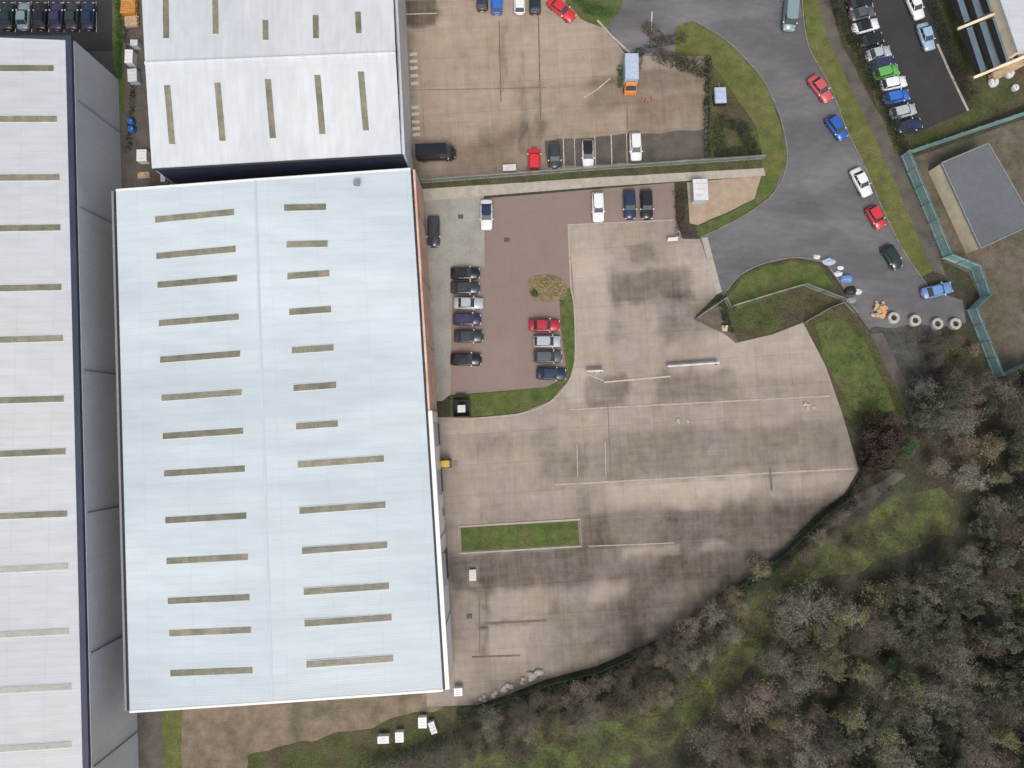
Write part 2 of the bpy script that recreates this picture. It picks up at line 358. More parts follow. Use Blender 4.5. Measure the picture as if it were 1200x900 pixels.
area('corner_lawn_bright', [(850,352),(870,327),(895,314),(930,307),(960,312),(978,334),(940,334),(905,346),(866,362)], 3*Z, M['lawn'], rough=.12)
area('corner_lawn_lower', [(955,380),(985,372),(1012,398),(1034,440),(1048,480),(1010,484),(990,470),(968,425)], 3*Z, M['lawn'], rough=.2)
area('side_path', [(1020,392),(1034,390),(1064,452),(1086,500),(1072,505),(1045,440)], 3*Z, M['path'], rough=.12)
# meadow
area('meadow_bank', [(560,850),(640,818),(720,790),(800,735),(860,700),(900,690),(850,770),(790,830),(700,855),(620,880),(545,900)], 1.5*Z, M['rough'], rough=.6)
area('meadow', [(905,690),(940,650),(985,618),(1040,585),(1100,580),(1132,600),(1118,628),(1050,655),(975,675),(925,690),(905,740),(872,790),(830,840),(770,880),(700,915),(530,930),(545,885),(600,868),(660,846),(720,852),(790,835),(845,775),(880,725)], 2*Z, M['meadow'], rough=.7)
area('outer_path', [(1052,552),(1062,558),(1000,600),(930,648),(850,700),(842,692),(920,638),(990,588)], 3*Z, M['path'], rough=.15)
# big yard of stained slabs; broad lower-half tones also paint in lens vignetting
yard_tones = [(500,590,1010,900,-.30,30),(526,640,700,695,-.25,10),(690,585,1010,800,-.28,30),(700,470,1000,560,-.12,10),(560,300,800,330,.15,8),(715,300,790,380,-.12,6),(620,480,690,520,-.15,10),(505,500,560,640,.15,10),(735,288,772,306,-.7,8),(714,316,812,353,-.75,6),(775,340,845,395,-.5,14),(700,300,730,320,-.2,8),(715,378,735,400,-.4,8),(775,378,800,398,-.4,8),
 (668,262,712,470,.35,10),(668,258,800,284,-.15,10),(800,300,840,350,.3,8),(822,380,960,445,.22,10),(686,440,735,477,-.8,6),(770,436,862,472,-.65,8),(862,440,975,466,-.2,10),(770,426,800,440,.0,8),
 (640,470,1000,500,.05,8),(700,500,985,558,-.45,10),(672,520,700,560,-.2,8),(630,524,690,562,-.55,10),(545,505,650,530,-.3,14),(530,530,640,610,-.02,10),
 (690,560,880,596,.45,8),(880,556,1000,580,.15,8),(680,566,712,640,-.55,12),(712,596,770,640,-.15,10),(770,590,1000,668,-.45,20),(728,638,800,650,.75,6),(820,634,850,642,.7,6),
 (526,646,690,690,-.45,8),(690,640,730,690,-.25,20),(535,690,560,800,.15,8),(565,688,690,712,.0,8),(572,692,640,726,.35,6),(572,730,620,770,.4,6),(620,730,680,775,.1,8),(690,684,735,704,.75,10),
 (560,728,620,733,-.7,4),(568,688,574,770,-.4,4),(640,700,760,770,-.3,24),(720,660,900,760,-.45,30),(900,560,1000,620,-.25,20),(985,470,1010,560,-.2,10),(548,660,562,688,.7,4),(520,490,700,505,.2,6)]
area('concrete_yard', [(665,263),(792,258),(800,280),(820,280),(842,343),(812,374),(850,392),(862,402),(905,392),(941,378),(968,430),(988,488),(1006,550),(990,578),(955,604),(920,640),(850,690),(780,745),(700,780),(640,796),(600,812),(560,826),(500,828),(500,600),(495,500),(495,489),(560,489),(610,484),(645,470),(667,445),(674,420),(673,360),(669,300)], 4*Z, M['conc'], tones=yard_tones)
# car park of mauve block paving
area('paved_car_park', [(565,233),(790,214),(792,258),(665,263),(669,300),(673,350),(674,420),(660,448),(640,454),(530,463),(500,465),(494,312),(567,312)], 3*Z, M['brickpave'], tones=[(525,400,600,455,.5,14),(690,225,790,262,.3,8),(600,330,665,450,.1,20),(620,300,665,340,.0,10)])
area('grey_apron', [(488,228),(567,226),(568,312),(530,313),(528,462),(518,470),(500,470)], 4*Z, M['greyconc'])
area('pavement_strip', [(488,222),(700,208),(895,197),(897,206),(700,219),(488,236)], 5*Z, M['kerb'])
area('boundary_grass', [(484,212),(700,197),(893,186),(894,197),(700,208),(486,222)], 5*Z, M['rough'], rough=.05)
area('gravel_pad', [(805,214),(892,206),(884,233),(850,250),(817,264),(808,262)], 6*Z, M['gravel'], rough=.05)
area('gate_threshold', [(822,279),(829,278),(846,342),(840,345)], 6*Z, M['kerb'])
# upper yard
up_tones = [(735,70,835,190,-.25,14),(600,100,720,165,-.15,14),(474,170,640,210,-.35,8),(474,0,512,32,-1.2,5),(490,20,540,60,.1,14),(474,40,486,170,-.5,6),(515,0,700,120,.12,20),(610,60,616,180,-.5,4),(600,95,720,105,-.3,6),(630,20,700,50,.1,10),(560,145,640,168,-.5,8),(520,160,600,205,-.35,14),(690,90,740,130,-.45,14),(740,110,830,140,-.45,12),(740,140,830,160,-.2,10),(740,80,830,106,-.55,8),(640,160,830,190,-.5,12),(700,60,740,80,-.2,10),(585,30,592,110,-.5,4),(630,110,635,160,-.4,4)]
area('upper_yard', [(460,-60),(700,-60),(712,40),(724,52),(735,66),(830,66),(832,186),(893,184),(700,197),(482,212),(472,180)], 3*Z, M['conc2'], tones=up_tones)
area('asphalt_bays', [(640,164),(826,152),(829,187),(640,196)], 4*Z, M['path'], rough=.2)
area('dark_bed', [(828,66),(862,112),(888,150),(893,184),(829,187)], 5*Z, M['rough'], rough=.1)
area('island_grass', [(664,-30),(735,-30),(728,14),(708,34),(680,22),(664,6)], 5*Z, M['lawn'], rough=.15)
# lot of the neighbours (upper right), compound, upper left lot
area('car_park_asphalt', [(975,-30),(1085,-30),(1110,40),(1136,128),(1066,160),(1036,100),(1000,40)], 3*Z, M['lot'])
area('compound_ground', [(1060,188),(1230,130),(1230,440),(1165,448),(1135,368),(1148,350),(1135,320),(1106,306)], 3*Z, M['dirt2'], rough=.05)
area('lot_upper_left', [(-60,-60),(132,-60),(132,60),(-60,60)], 3*Z, M['lot'])
area('hedge_bank', [(970,-20),(1000,40),(1036,100),(1066,160),(1050,180),(1020,105),(985,40)], 4*Z, M['rough'], rough=.1)
area('garden_bank', [(1088,-20),(1230,-20),(1230,110),(1060,180),(1060,162),(1138,128),(1112,40)], 2*Z, M['rough'], rough=.05)
area('green_strip', [(130,-60),(144,-60),(146,130),(134,130)], 4*Z, M['lawn'], rough=.05)
# lawns standing a kerb's height above the paving
lawnL = [(655,338),(669,338),(673,362),(674,420),(666,445),(645,469),(612,483),(560,488),(528,489),(528,464),(640,454),(656,446),(663,428),(657,380)]
area('lawn', lawnL, .10, M['lawn'], thick=.08)
strip('kerb', [(669,338),(673,362),(674,420),(667,446),(646,470),(612,484.5),(560,490),(528,491)], .22, .13, M['kerb'], .11, smooth=True)
lawnR = [(540,619),(677,611),(679,638),(541,646)]
area('lawn', lawnR, .10, M['lawn'], thick=.08)
strip('kerb', [(537,617),(680,608.5),(681.5,640),(538.5,648.5)], .24, .12, M['kerb'], .10, closed=True)
area('planting_bed', [(620,328),(640,322),(660,328),(664,345),(650,353),(624,350)], .11, M['mulch'], smooth=True, thick=.09)
strip('kerb', [(812,24),(852,48),(893,92),(915,140),(922,190),(905,228),(866,256),(820,279)], .15, .12, M['kerbgrey'], .11, smooth=True)
strip('kerb', [(938,-20),(946,50),(972,100),(991,150),(1015,200),(1036,250),(1062,300),(1086,334)], .15, .12, M['kerbgrey'], .11, smooth=True)
strip('kerb', [(847,346),(868,322),(895,309),(930,302),(964,307),(984,331)], .15, .12, M['kerbgrey'], .11, smooth=True)
strip('kerb', [(1098,52),(1114,88),(1134,130)], .35, .12, M['kerb'], .11)
strip('kerb', [(700,24),(716,42),(738,62)], .3, .12, M['kerb'], .10)
# pale slab edges, worn lines and painted markings
for name, a, b_, wd, mm in [('slab_edge',(668,480),(972,464),.22,'kerb'),('slab_edge',(650,568),(1000,549),.25,'kerb'),('worn_line',(708,448),(786,441),.22,'line'),('worn_line',(684,437),(707,446),.12,'line'),
        ('slab_edge',(666,264),(673,430),.25,'kerb'),('slab_edge',(666,263.5),(790,258),.18,'kerb'),('slab_edge',(690,640),(790,636),.15,'kerb'),('slab_joint',(562,700),(562,765),.12,'joint'),('slab_joint',(567,731),(640,727),.25,'joint'),('slab_joint',(553,770),(610,768),.2,'joint'),
        ('slab_joint',(712,470),(716,560),.08,'joint'),('slab_joint',(902,548),(904,575),.35,'joint'),('slab_edge',(676,520),(677,560),.15,'kerb'),('slab_edge',(709,518),(710,560),.15,'kerb'),
        ('slab_joint',(585,25),(587,120),.15,'joint'),('slab_joint',(631,20),(634,165),.18,'joint'),('slab_joint',(735,120),(735,152),.15,'joint'),('slab_joint',(475,106),(640,103),.1,'joint'),
        ('bay_line',(660,162),(661,198),.14,'line'),('bay_line',(697,160),(698,196),.12,'line'),('bay_line',(716,158),(717,194),.14,'line'),('bay_line',(734,156),(735,193),.1,'line'),('bay_line',(673,162),(674,197),.1,'line'),
        ('bay_line',(476,17),(512,16),.16,'line'),('bay_line',(700,105),(715,92),.16,'line'),('bay_line',(684,115),(700,105),.12,'line'),('bay_line',(764,14),(763,36),.18,'line')]:
    strip(name, [a, b_], wd, 5*Z if 'bay' not in name else 6*Z, M[mm])
for x in (18,37,57,75,93,113): strip('bay_line', [(x,2),(x+.5,38)], .12, 4*Z, M['line'])
mb = MB()
for i, y in enumerate([64,72,80,89,98,126,134,143,151,158]):
    p = P(484.5+i*.4, y); mb.box((p.x, p.y, .092), (1.15,.5,.004), R(4))
o = mb.build('ladder_marking', M['line']); o['kind'] = 'structure'

# ------------------------------------------------------------------ buildings
UP = Vector((0,0,1))
def wallbox(a, b, z0, z1, th, name, m, parent, out=1):
    t = (Vector((b.x-a.x, b.y-a.y, 0))).normalized(); n = Vector((t.y, -t.x, 0))*out
    A = [Vector((a.x,a.y,0)), Vector((b.x,b.y,0)), Vector((b.x,b.y,0))-n*th, Vector((a.x,a.y,0))-n*th]
    if out < 0: A = A[::-1]
    mb = MB(); mb.hexa([p+UP*z0 for p in A], [p+UP*z1 for p in A]); return mb.build(name, m, parent)
def slope_panel(corners_px, p0, n, th, name, m, parent, lift=.0):
    pts = [PP(x, y, p0, n)+n*lift for x, y in corners_px]
    ce = sum(pts, Vector())/4; mb = MB(); mb.hexa([p-n*th for p in pts], pts, 0)
    out = [p+(pts[i]-pts[(i+1)%4]).normalized()*.11+(pts[i]-pts[i-1]).normalized()*.11-n*.05 for i, p in enumerate(pts)]
    mb.hexa([p-n*(th-.05) for p in out], out, 1); return mb.build(name, [m, M['flash']], parent)
def nrm(a, b, c):
    n = (b-a).cross(c-a).normalized(); return n if n.z > 0 else -n

# main warehouse
mw = empty('warehouse', P(340,510,0), label='large warehouse in the middle with pale blue-grey gabled roof', cat='warehouse')
def rel(parent, o): 
    o.parent = parent; o.matrix_parent_inverse = Matrix.Translation(-parent.location); return o
class Ctx:
    def __init__(s, e): s.e = e; s.start = set(bpy.data.objects)
    def close(s):
        for o in set(bpy.data.objects)-s.start:
            if o.parent is None or o.parent == s.e:
                rel(s.e, o)
EZ = 9.0
A, B, C_, D = P(136,224,EZ), P(481,199,EZ), P(519,808,EZ), P(152,833,EZ)
R1, R2 = P(299,211.5,10.9), P(319,822,10.9)
cx = Ctx(mw)
nW = nrm(A, D, R1); nE = nrm(B, C_, R1)
mb = MB(); th = UP*.2
for q in ([A, D, R2, R1], [R1, R2, C_, B]): mb.hexa([p-th for p in q], q)
rf = mb.build('roof', M['roofm'], mw)
mb = MB(); mb.tube(R1-UP*.2, R2-UP*.2, .28, .28, 10); mb.build('ridge_cap', M['ridge'], rf)
LY = [253,296,330,375,418,463,508,552,607,655,702,740,787]
for i, y in enumerate(LY):
    x0 = 182+1.5*i; x1 = 274.5+1.8*i; s = 4.5-2.6*i/12; h = 3.6
    slope_panel([(x0,y+s+h),(x1,y-s+h),(x1,y-s-h),(x0,y+s-h)], A, nW, .12, 'rooflight', M['sky1'], rf, .08)
for y, x0, x1 in [(243,333,382),(286,336,384),(322,337,386),(364,339,388),(409,342,391),(453,344,394),(498,347,396),(541,349,450),(595,351,452),(642,354,454),(690,356,456),(727,357,459),(775,359,461)]:
    s = (x1-x0)*.036 if y > 300 else 0.5; h = 3.7
    slope_panel([(x0,y+s+h),(x1,y-s+h),(x1,y-s-h),(x0,y+s-h)], B, nE, .12, 'rooflight', M['sky1'], rf, .08)
p = PP(419,216,B,nE); mb = MB(); mb.box(p+UP*.3, (.55,.55,.7), R(4)); mb.box(p+UP*.72, (.8,.8,.12), R(4)); mb.build('roof_vent', M['grey'], rf)
# verge trims north and south
for a, b, q in ((D, R2, -.12), (R2, C_, -.12), (A, R1, .12), (R1, B, .12)):
    mb = MB(); mb.beam(a+Vector((0,q,.05)), b+Vector((0,q,.05)), .3, .45); mb.build('verge_trim', M['trimw'], rf)
# walls
def off(a, b, dist):
    t = Vector((b.x-a.x, b.y-a.y, 0)).normalized(); n = Vector((t.y,-t.x,0)); return n*dist
oe = -off(B, C_, .62); ow = off(A, D, .62)
Be, Ce = B+oe, C_+oe; Aw, Dw = A+ow, D+ow
if Be.x < B.x: oe = -oe; Be, Ce = B+oe, C_+oe
if Aw.x > A.x: ow = -ow; Aw, Dw = A+ow, D+ow
split = Be.lerp(Ce, (490-199)/(808-199))
def plainwall(a, b, z0, z1, name, m, th=.3, inward=None):
    a = Vector((a.x,a.y,0)); b = Vector((b.x,b.y,0)); t = (b-a).normalized(); n = Vector((-t.y,t.x,0))
    if n.dot(inward-a) < 0: n = -n
    q = [a, b, b+n*th, a+n*th]
    if (q[1]-q[0]).cross(q[2]-q[1]).z < 0: q = q[::-1]
    mb = MB(); mb.hexa([p+UP*z0 for p in q], [p+UP*z1 for p in q]); return mb.build(name, m, None)
cen = P(330,500,0)
plainwall(Be, split, 0, 9.05, 'brick_wall', M['brick'], .28, cen)
we = plainwall(split, Ce, 0, 9.05, 'wall', M['trimw'], .28, cen)
plainwall(Dw, Aw, 0, 9.05, 'wall', M['grey'], .28, cen)
plainwall(Ce, Dw, 0, 8.6, 'wall', M['clad'], .28, cen)
plainwall(Aw, Be, 0, 8.6, 'wall', M['clad'], .28, cen)
for a, b in ((split, Ce),):
    mb = MB(); mb.beam(a+UP*.16, b+UP*.16, .55, .1); mb.build('coping', M['trimw'], None)
for a, b, o_ in ((B, C_, oe), (A, D, ow)):
    mb = MB(); k = o_*.22; mb.beam(a+k*1.0-UP*.22, b+k*1.0-UP*.22, .34, .1)
    mb.build('gutter', M['gutter'], None)
# roller shutters and fittings on the white east wall
tE = (Ce-Be).normalized(); nOut = oe.normalized()
def onE(py, dist=.0, z=0):
    f = (py-199)/(808-199); p = Be.lerp(Ce, f)+nOut*dist; return Vector((p.x, p.y, z))
rzE = math.atan2(tE.y, tE.x)
for y0, y1, zt in ((504,531,4.6),(563,590,4.6),(662,698,5.0)):
    a, b = onE(y0), onE(y1); mb = MB(); mb.box(((a+b)/2+nOut*.06+UP*zt/2), ((b-a).length, .12, zt), rzE); s = mb.build('roller_shutter', M['shutter'], None)
    mb = MB(); mb.box(((a+b)/2+nOut*.2+UP*(zt+.25)), ((b-a).length+.3, .4, .45), rzE); q = mb.build('shutter_box', M['grey'], s)
for y in (616,): 
    mb = MB(); mb.box(onE(y,.05,1.05), (1.0,.08,2.1), rzE); mb.build('side_door', M['grey'], None)
for y in (250,330,410,488,640,740):
    mb = MB(); mb.tube(onE(y,.1,.1), onE(y,.1,8.7), .06, .06, 6); mb.build('downpipe', M['grey'], None)
cx.close()

# left warehouse
lw = empty('warehouse', P(-60,480,0), label='warehouse on the left edge with white roof, navy fascia and pale wall', cat='warehouse')
cx = Ctx(lw)
LZ = 11.0
a, b = P(77,47,LZ), P(99,960,LZ); c, d_ = P(-330,960,LZ), P(-330,47,LZ)
r1 = Vector((P(-130,47,LZ).x, a.y, LZ+1.7)); r2 = Vector((P(-130,960,LZ).x, b.y, LZ+1.7))
mb = MB()
for q in ([r1, r2, b, a], [d_, c, r2, r1]): mb.hexa([p-UP*.2 for p in q], q)
rf = mb.build('roof', M['roofl'], lw); nL = nrm(a, b, r1)
for y, x1, s, k in [(80,63,0,1),(139.5,67,0,1),(208,70,.5,1),(267,71,1,1),(337,72,1.5,1),(397,74,2,1),(468,75,2,1),(530,77,3,1),(603,79,3,1),(665,80,4,2),(741,81,4,2),(806,84,4,2),(874,84,5,2)]:
    h = 3.6; x0 = -45
    slope_panel([(x0,y+s*1.3+h),(x1,y-s*.4+h),(x1,y-s*.4-h),(x0,y+s*1.3-h)], a, nL, .12, 'rooflight', M['sky%d' % k], rf, .08)
o1 = Vector((.72,.05,0))
mb = MB(); mb.beam(a+o1*.5+Vector((0,.6,.1)), b+o1*.5+UP*.1, .78, .8); mb.beam(a+Vector((-.03,.3,.096)), d_+Vector((0,.3,.096)), .6, .79); mb.build('fascia', M['navy'], rf)
cen = P(-100,500,0); wa, wb = a+o1*1.15+Vector((0,.2,0)), b+o1*1.15
plainwall(wa, wb, 0, LZ-.4, 'wall', M['clad'], .3, cen)
plainwall(d_, wa, 0, LZ-.4, 'wall', M['clad'], .3, cen)
for yt in (118,243,434,601,765,898):
    p = P(88+(yt-50)*.0245, yt, LZ-.8); f = (p.y-wa.y)/(wb.y-wa.y); q = wa.lerp(wb, f)
    mb = MB(); mb.tube((q.x+.08,q.y,.1), (q.x+.08,q.y,LZ-.6), .09, .09, 6); mb.build('downpipe', M['grey'], None)
cx.close()

# top warehouse
tw = empty('warehouse', P(320,60,0), label='white-roofed warehouse at the top, ridge running left to right', cat='warehouse')
cx = Ctx(tw)
TZ = 8.6
a, b = P(178,197,TZ), P(470,180,TZ); c, d_ = P(458,-70,TZ), P(163,-62,TZ)
r1, r2 = P(170,74,TZ+1.6), P(463.5,62,TZ+1.6)
mb = MB()
for q in ([a, b, r2, r1], [r1, r2, c, d_]): mb.hexa([p-UP*.2 for p in q], q)
rf = mb.build('roof', M['roofw'], tw); nS = nrm(a, b, r1); nN = nrm(c, d_, r1)
mb = MB(); mb.tube(r1, r2, .25, .25, 10); mb.build('ridge_cap', M['roofw'], rf)
for x0, y0, x1, y1 in [(196,100,202,169),(255,97,261,165),(314,93,320,162),(372,88,378,157),(423,84,429,153)]:
    slope_panel([(x1-3.6,y1),(x1+3.6,y1),(x0+3.6,y0),(x0-3.6,y0)], a, nS, .12, 'rooflight', M['sky1'], rf, .08)
for x0, y0, x1, y1 in [(194,-20,195,45),(252,-20,253,40),(311,24,311.5,47),(370,18,370.5,45),(419.5,14,420.5,39)]:
    slope_panel([(x1-3.4,y1),(x1+3.4,y1),(x0+3.4,y0),(x0-3.4,y0)], c, nN, .12, 'rooflight', M['sky1'], rf, .08)
cen = P(320,60,0)
pt = [a, b, c, d_]
plainwall(a+Vector((.2,0,0)), b+Vector((.5,0,0)), 0, TZ-.15, 'navy_wall', M['navy'], .3, cen)
plainwall(b+Vector((.55,-.1,0)), c+Vector((.55,0,0)), 0, TZ, 'wall', M['clad'], .3, cen)
plainwall(c, d_, 0, TZ-.15, 'wall', M['clad'], .3, cen); plainwall(d_, a, 0, TZ-.15, 'wall', M['clad'], .3, cen)
mb = MB(); mb.beam(b+Vector((.22,0,-.15)), c+Vector((.22,0,-.15)), .3, .12); mb.build('gutter', M['palebl'], None)
mb = MB(); mb.beam(a+Vector((0,-.12,-.2)), b+Vector((.3,-.12,-.2)), .2, .2); mb.build('gutter', M['gutter'], None)
cx.close()

# flat-roofed brick building inside the teal fence
sb = empty('brick_building', P(1145,235,0), label='small flat-roofed tan brick building inside the teal fenced compound', cat='building')
cx = Ctx(sb)
h = 3.2; q = [P(1103,191,h), P(1149,291,h), P(1212,262,h), P(1158,168,h)]
mb = MB(); mb.hexa([p-UP*.25 for p in q], q); mb.build('roof', M['flat'], None)
ce = sum(q, Vector())/4
for i in range(4):
    plainwall(q[i]+(ce-q[i]).normalized()*.05, q[(i+1)%4]+(ce-q[(i+1)%4]).normalized()*.05, 0, h-.25, 'wall', M['tan'], .25, ce)
mb = MB(); 
for i in range(4): mb.beam(q[i]+UP*.1, q[(i+1)%4]+UP*.1, .16, .3)
mb.build('roof_edge', M['grey'], None)
cx.close()

# upper right: pale roof house and glazed lean-to
hs = empty('house', P(1230,10,0), label='building with pale flat roof cut by the top right corner', cat='building')
cx = Ctx(hs); h = 5
q = [P(1162,-30,h), P(1193,61,h), P(1290,20,h), P(1250,-60,h)]
mb = MB(); mb.hexa([p-UP*.3 for p in q], q); mb.build('roof', M['roofl'], None); ce = sum(q, Vector())/4
for i in range(4): plainwall(q[i]+(ce-q[i]).normalized()*.2, q[(i+1)%4]+(ce-q[(i+1)%4]).normalized()*.2, 0, h-.3, 'wall', M['tan'], .25, ce)
cx.close()
gl = empty('glazed_canopy', P(1142,38,0), label='dark glazed lean-to canopy with blue-grey panels beside pale roof', cat='canopy')
cx = Ctx(gl)
ax = lambda u, v, z: P(1106+u*54+v*36, -22+v*110-u*0-(u*22), z)   # u across the bays, v along them
for i, (u0, u1) in enumerate(((.0,.28),(.28,.56),(.56,.84),(.84,1.08))):
    for j, (v0, v1) in enumerate(((0,.47),(.53,1))):
        um = (u0+u1)/2
        mb = MB(); q = [ax(u0+.02,v0,2.5), ax(u0+.02,v1,2.5), ax(um,v1,3.15), ax(um,v0,3.15)]; mb.hexa([p-UP*.06 for p in q], q); mb.build('glazing_panel', M['black'], None)
        mb = MB(); q = [ax(um,v0,3.15), ax(um,v1,3.15), ax(u1-.02,v1,2.5), ax(u1-.02,v0,2.5)]; mb.hexa([p-UP*.06 for p in q], q); mb.build('glazing_panel', M['bluroof'], None)
for v in (.5, 1.02): mb = MB(); mb.beam(ax(-.02,v,3.2), ax(1.08,v,3.2), .35, .25); mb.build('beam', M['tan'], None)
for u in (0,.28,.56,.84,1.08):
    for v in (.02,.5,1.0): mb = MB(); mb.tube(ax(u,v,0), ax(u,v,2.5), .06, .06); mb.build('post', M['grey'], None)
cx.close()

# ------------------------------------------------------------------ fences
def palisade(name, px, h, m, label, pitch=.155, pw=.07, post=2.75, gate=False):
    pts = [P(x, y, 0) for x, y in px]; root = empty(name, pts[0], label=label, cat='fence'); L0 = pts[0]
    pl = MB(); rl = MB()
    for a, b in zip(pts[:-1], pts[1:]):
        a = a-L0; b = b-L0; ln = (b-a).length; t = (b-a)/ln; rz = math.atan2(t.y, t.x); n = Vector((-t.y, t.x, 0))
        k = max(1, int(ln/pitch))
        for i in range(k+1):
            p = a+t*(i*ln/k); jit = .02*math.sin(i*1.7)
            pl.add([p-t*pw/2+n*.03+UP*.05, p+t*pw/2+n*.03+UP*.05, p+t*pw/2+n*.03+UP*(h-.12+jit), p+n*.03+UP*(h+jit), p-t*pw/2+n*.03+UP*(h-.12+jit),
                    p-t*pw/2+n*.055+UP*.05, p+t*pw/2+n*.055+UP*.05, p+t*pw/2+n*.055+UP*(h-.12+jit), p+n*.055+UP*(h+jit), p-t*pw/2+n*.055+UP*(h-.12+jit)],
                   [(0,1,2,3,4),(9,8,7,6,5),(0,5,6,1),(1,6,7,2),(2,7,8,3),(3,8,9,4),(4,9,5,0)])
        for z in (.45, h-.4): rl.beam(a+UP*z, b+UP*z, .06, .06)
        for i in range(max(1, round(ln/post))+1):
            p = a+t*(i*ln/max(1, round(ln/post)))-n*.06; mb = MB(); mb.box(p+UP*(h-.1)/2, (.09,.09,h-.1), rz); mb.build('post', m, root)
    pl.build('pales', m, root); rl.build('rail', m, root); return root
palisade('palisade_fence', [(1215,130),(1055,184),(1104,303),(1136,316),(1148,349),(1132,364),(1163,441),(1215,420)], 2.6, M['teal'], 'zigzag teal palisade fence round the compound with the brick building', .13, .10)
palisade('palisade_fence', [(486,216),(700,200),(893,187)], 1.9, M['galv'], 'long grey palisade fence between the upper yard and the paved car park')
palisade('palisade_fence', [(856,360),(905,345),(940,335),(985,352),(1002,370)], 1.9, M['galv'], 'grey palisade fence bending round the grass at the road corner')
palisade('palisade_fence', [(816,373),(848,351),(853,362)], 1.9, M['galv'], 'short grey fence at the yard entrance beside the corner grass')
palisade('palisade_fence', [(536,832),(570,824),(640,799),(702,783),(782,748),(852,693),(921,644),(957,608),(994,581),(1012,552),(1050,548)], 1.9, M['dkfence'], 'dark green fence along the curved lower edge of the concrete yard')
palisade('palisade_fence', [(942,378),(970,362),(985,356)], 1.5, M['galv'], 'short low grey fence from the yard corner to the bent fence')

# ------------------------------------------------------------------ vegetation
def leafmb(mb, centres, n, size, rnd, m=0, flat=.5, thin=.35):
    """n leaf faces scattered round each (centre, radii)"""
    for c, rr in centres:
        c = Vector(c)
        for _ in range(n):
            while True:
                q = Vector((rnd.uniform(-1,1), rnd.uniform(-1,1), rnd.uniform(-1,1)))
                if q.length < 1: break
            q = q.normalized()*(q.length**.55)
            p = c+Vector((q.x*rr[0], q.y*rr[1], q.z*rr[2]))
            s = size*rnd.uniform(.6,1.4); nrm_ = Vector((rnd.gauss(0,flat), rnd.gauss(0,flat), 1)).normalized()
            a = nrm_.orthogonal().normalized(); a.rotate(Matrix.Rotation(rnd.uniform(0,6.28), 3, nrm_)); b = nrm_.cross(a)
            mb.add([p-a*s*.5, p+b*s*thin, p+a*s*.6, p-b*s*thin], [(0,1,2,3)], m)
def grow(mbT, mbC, p, d, ln, r, lvl, rnd, maxl, tips):
    segs = 3 if lvl < 2 else 2
    for i in range(segs):
        q = p+d*(ln/segs); r2 = r*.82
        k = 6 if lvl == 0 else (4 if lvl == 1 else 3)
        (mbT if lvl < 2 else mbC).tube(p, q, r, r2, k, cap=False); p = q; r = r2
        d = (d+Vector((rnd.gauss(0,.16), rnd.gauss(0,.16), rnd.gauss(0,.10)+.03))).normalized()
        if lvl < maxl and (i > 0 or lvl > 0):
            for _ in range(2 if lvl else 3):
                az = rnd.uniform(0, 6.28); o_ = d.orthogonal().normalized(); o_.rotate(Matrix.Rotation(az, 3, d))
                nd = (d*rnd.uniform(.35,.8)+o_*rnd.uniform(.6,1)).normalized(); nd.z = nd.z*.7+.12; nd.normalize()
                grow(mbT, mbC, p, nd, ln*rnd.uniform(.55,.78), r*.55, lvl+1, rnd, maxl, tips)
    tips.append(p)
def tree_proto(seed, h, crownr, leafn=0, leaf=.22, maxl=4, twn=1500):
    rnd = random.Random(seed); T, Cn, tips = MB(), MB(), []
    T.tube((0,0,-.1),(0,0,h*.22),.2,.16,8,cap=False); p = Vector((0,0,h*.22)); n = 6
    for i in range(n):
        a = i*6.283/n+rnd.uniform(-.4,.4); d = Vector((math.cos(a), math.sin(a), rnd.uniform(.45,1.3))).normalized()
        grow(T, Cn, p+UP*rnd.uniform(-.3,.6), d, crownr*.62*rnd.uniform(.8,1.15), .09, 1, rnd, maxl, tips)
    grow(T, Cn, p, Vector((.05,.05,1)).normalized(), h*.35, .13, 0, rnd, maxl, tips)
    mx = max(max(abs(t.x), abs(t.y)) for t in tips); s = crownr/mx
    T.v = [(x*s, y*s, z if z < h*.2 else min(z, h)) for x, y, z in T.v]; Cn.v = [(x*s, y*s, z if z < h else h+(z-h)*.3) for x, y, z in Cn.v]
    leafmb(Cn, [(Vector((t.x*s, t.y*s, min(t.z, h))), (.45,.45,.4)) for t in rnd.sample(tips, min(len(tips), 160))], twn//min(len(tips),160), .26, rnd, 0, 1.2, .13)
    if leafn:
        ts = [Vector((t.x*s, t.y*s, min(t.z, h))) for t in rnd.sample(tips, min(len(tips), 90))]
        leafmb(Cn, [(t, (.42,.42,.35)) for t in ts], max(1, leafn//len(ts)), leaf, rnd, 1)
    return T, Cn
TR = {}
def tree_kind(key, seeds, h, r, twig, leaf=None, leafn=0, size=.2, maxl=4):
    TR[key] = []
    for s in seeds:
        T, Cn = tree_proto(s, h, r, leafn, size, maxl)
        t = bpy.data.meshes.new('trunk'); t.from_pydata(T.v, [], T.f); t.materials.append(M['bark'])
        c = bpy.data.meshes.new('crown'); c.from_pydata(Cn.v, [], Cn.f); c.materials.append(M[twig]); c.materials.append(M[leaf or twig]); c.polygons.foreach_set('material_index', Cn.m)
        TR[key].append((t, c, h))
def put_tree(key, px, py, scale, label, group=None, cat='tree', idx=None):
    v = TR[key]; t, c, h = v[(idx if idx is not None else random.randrange(len(v)))]
    q = P(px, py, h*scale*.6)
    e = empty('bush' if cat == 'bush' else 'tree', (q.x, q.y, 0), random.uniform(0, 6.28), label=label, cat=cat, group=group); e.scale = (scale,)*3
    link(bpy.data.objects.new('trunk', t), e); link(bpy.data.objects.new('crown', c), e); return e
tree_kind('grey', (1,2,3), 7.5, 3.2, 'twig_grey')
tree_kind('brown', (4,5), 6.5, 2.8, 'twig_brown')
tree_kind('dark', (6,7), 7, 3.0, 'twig_dark')
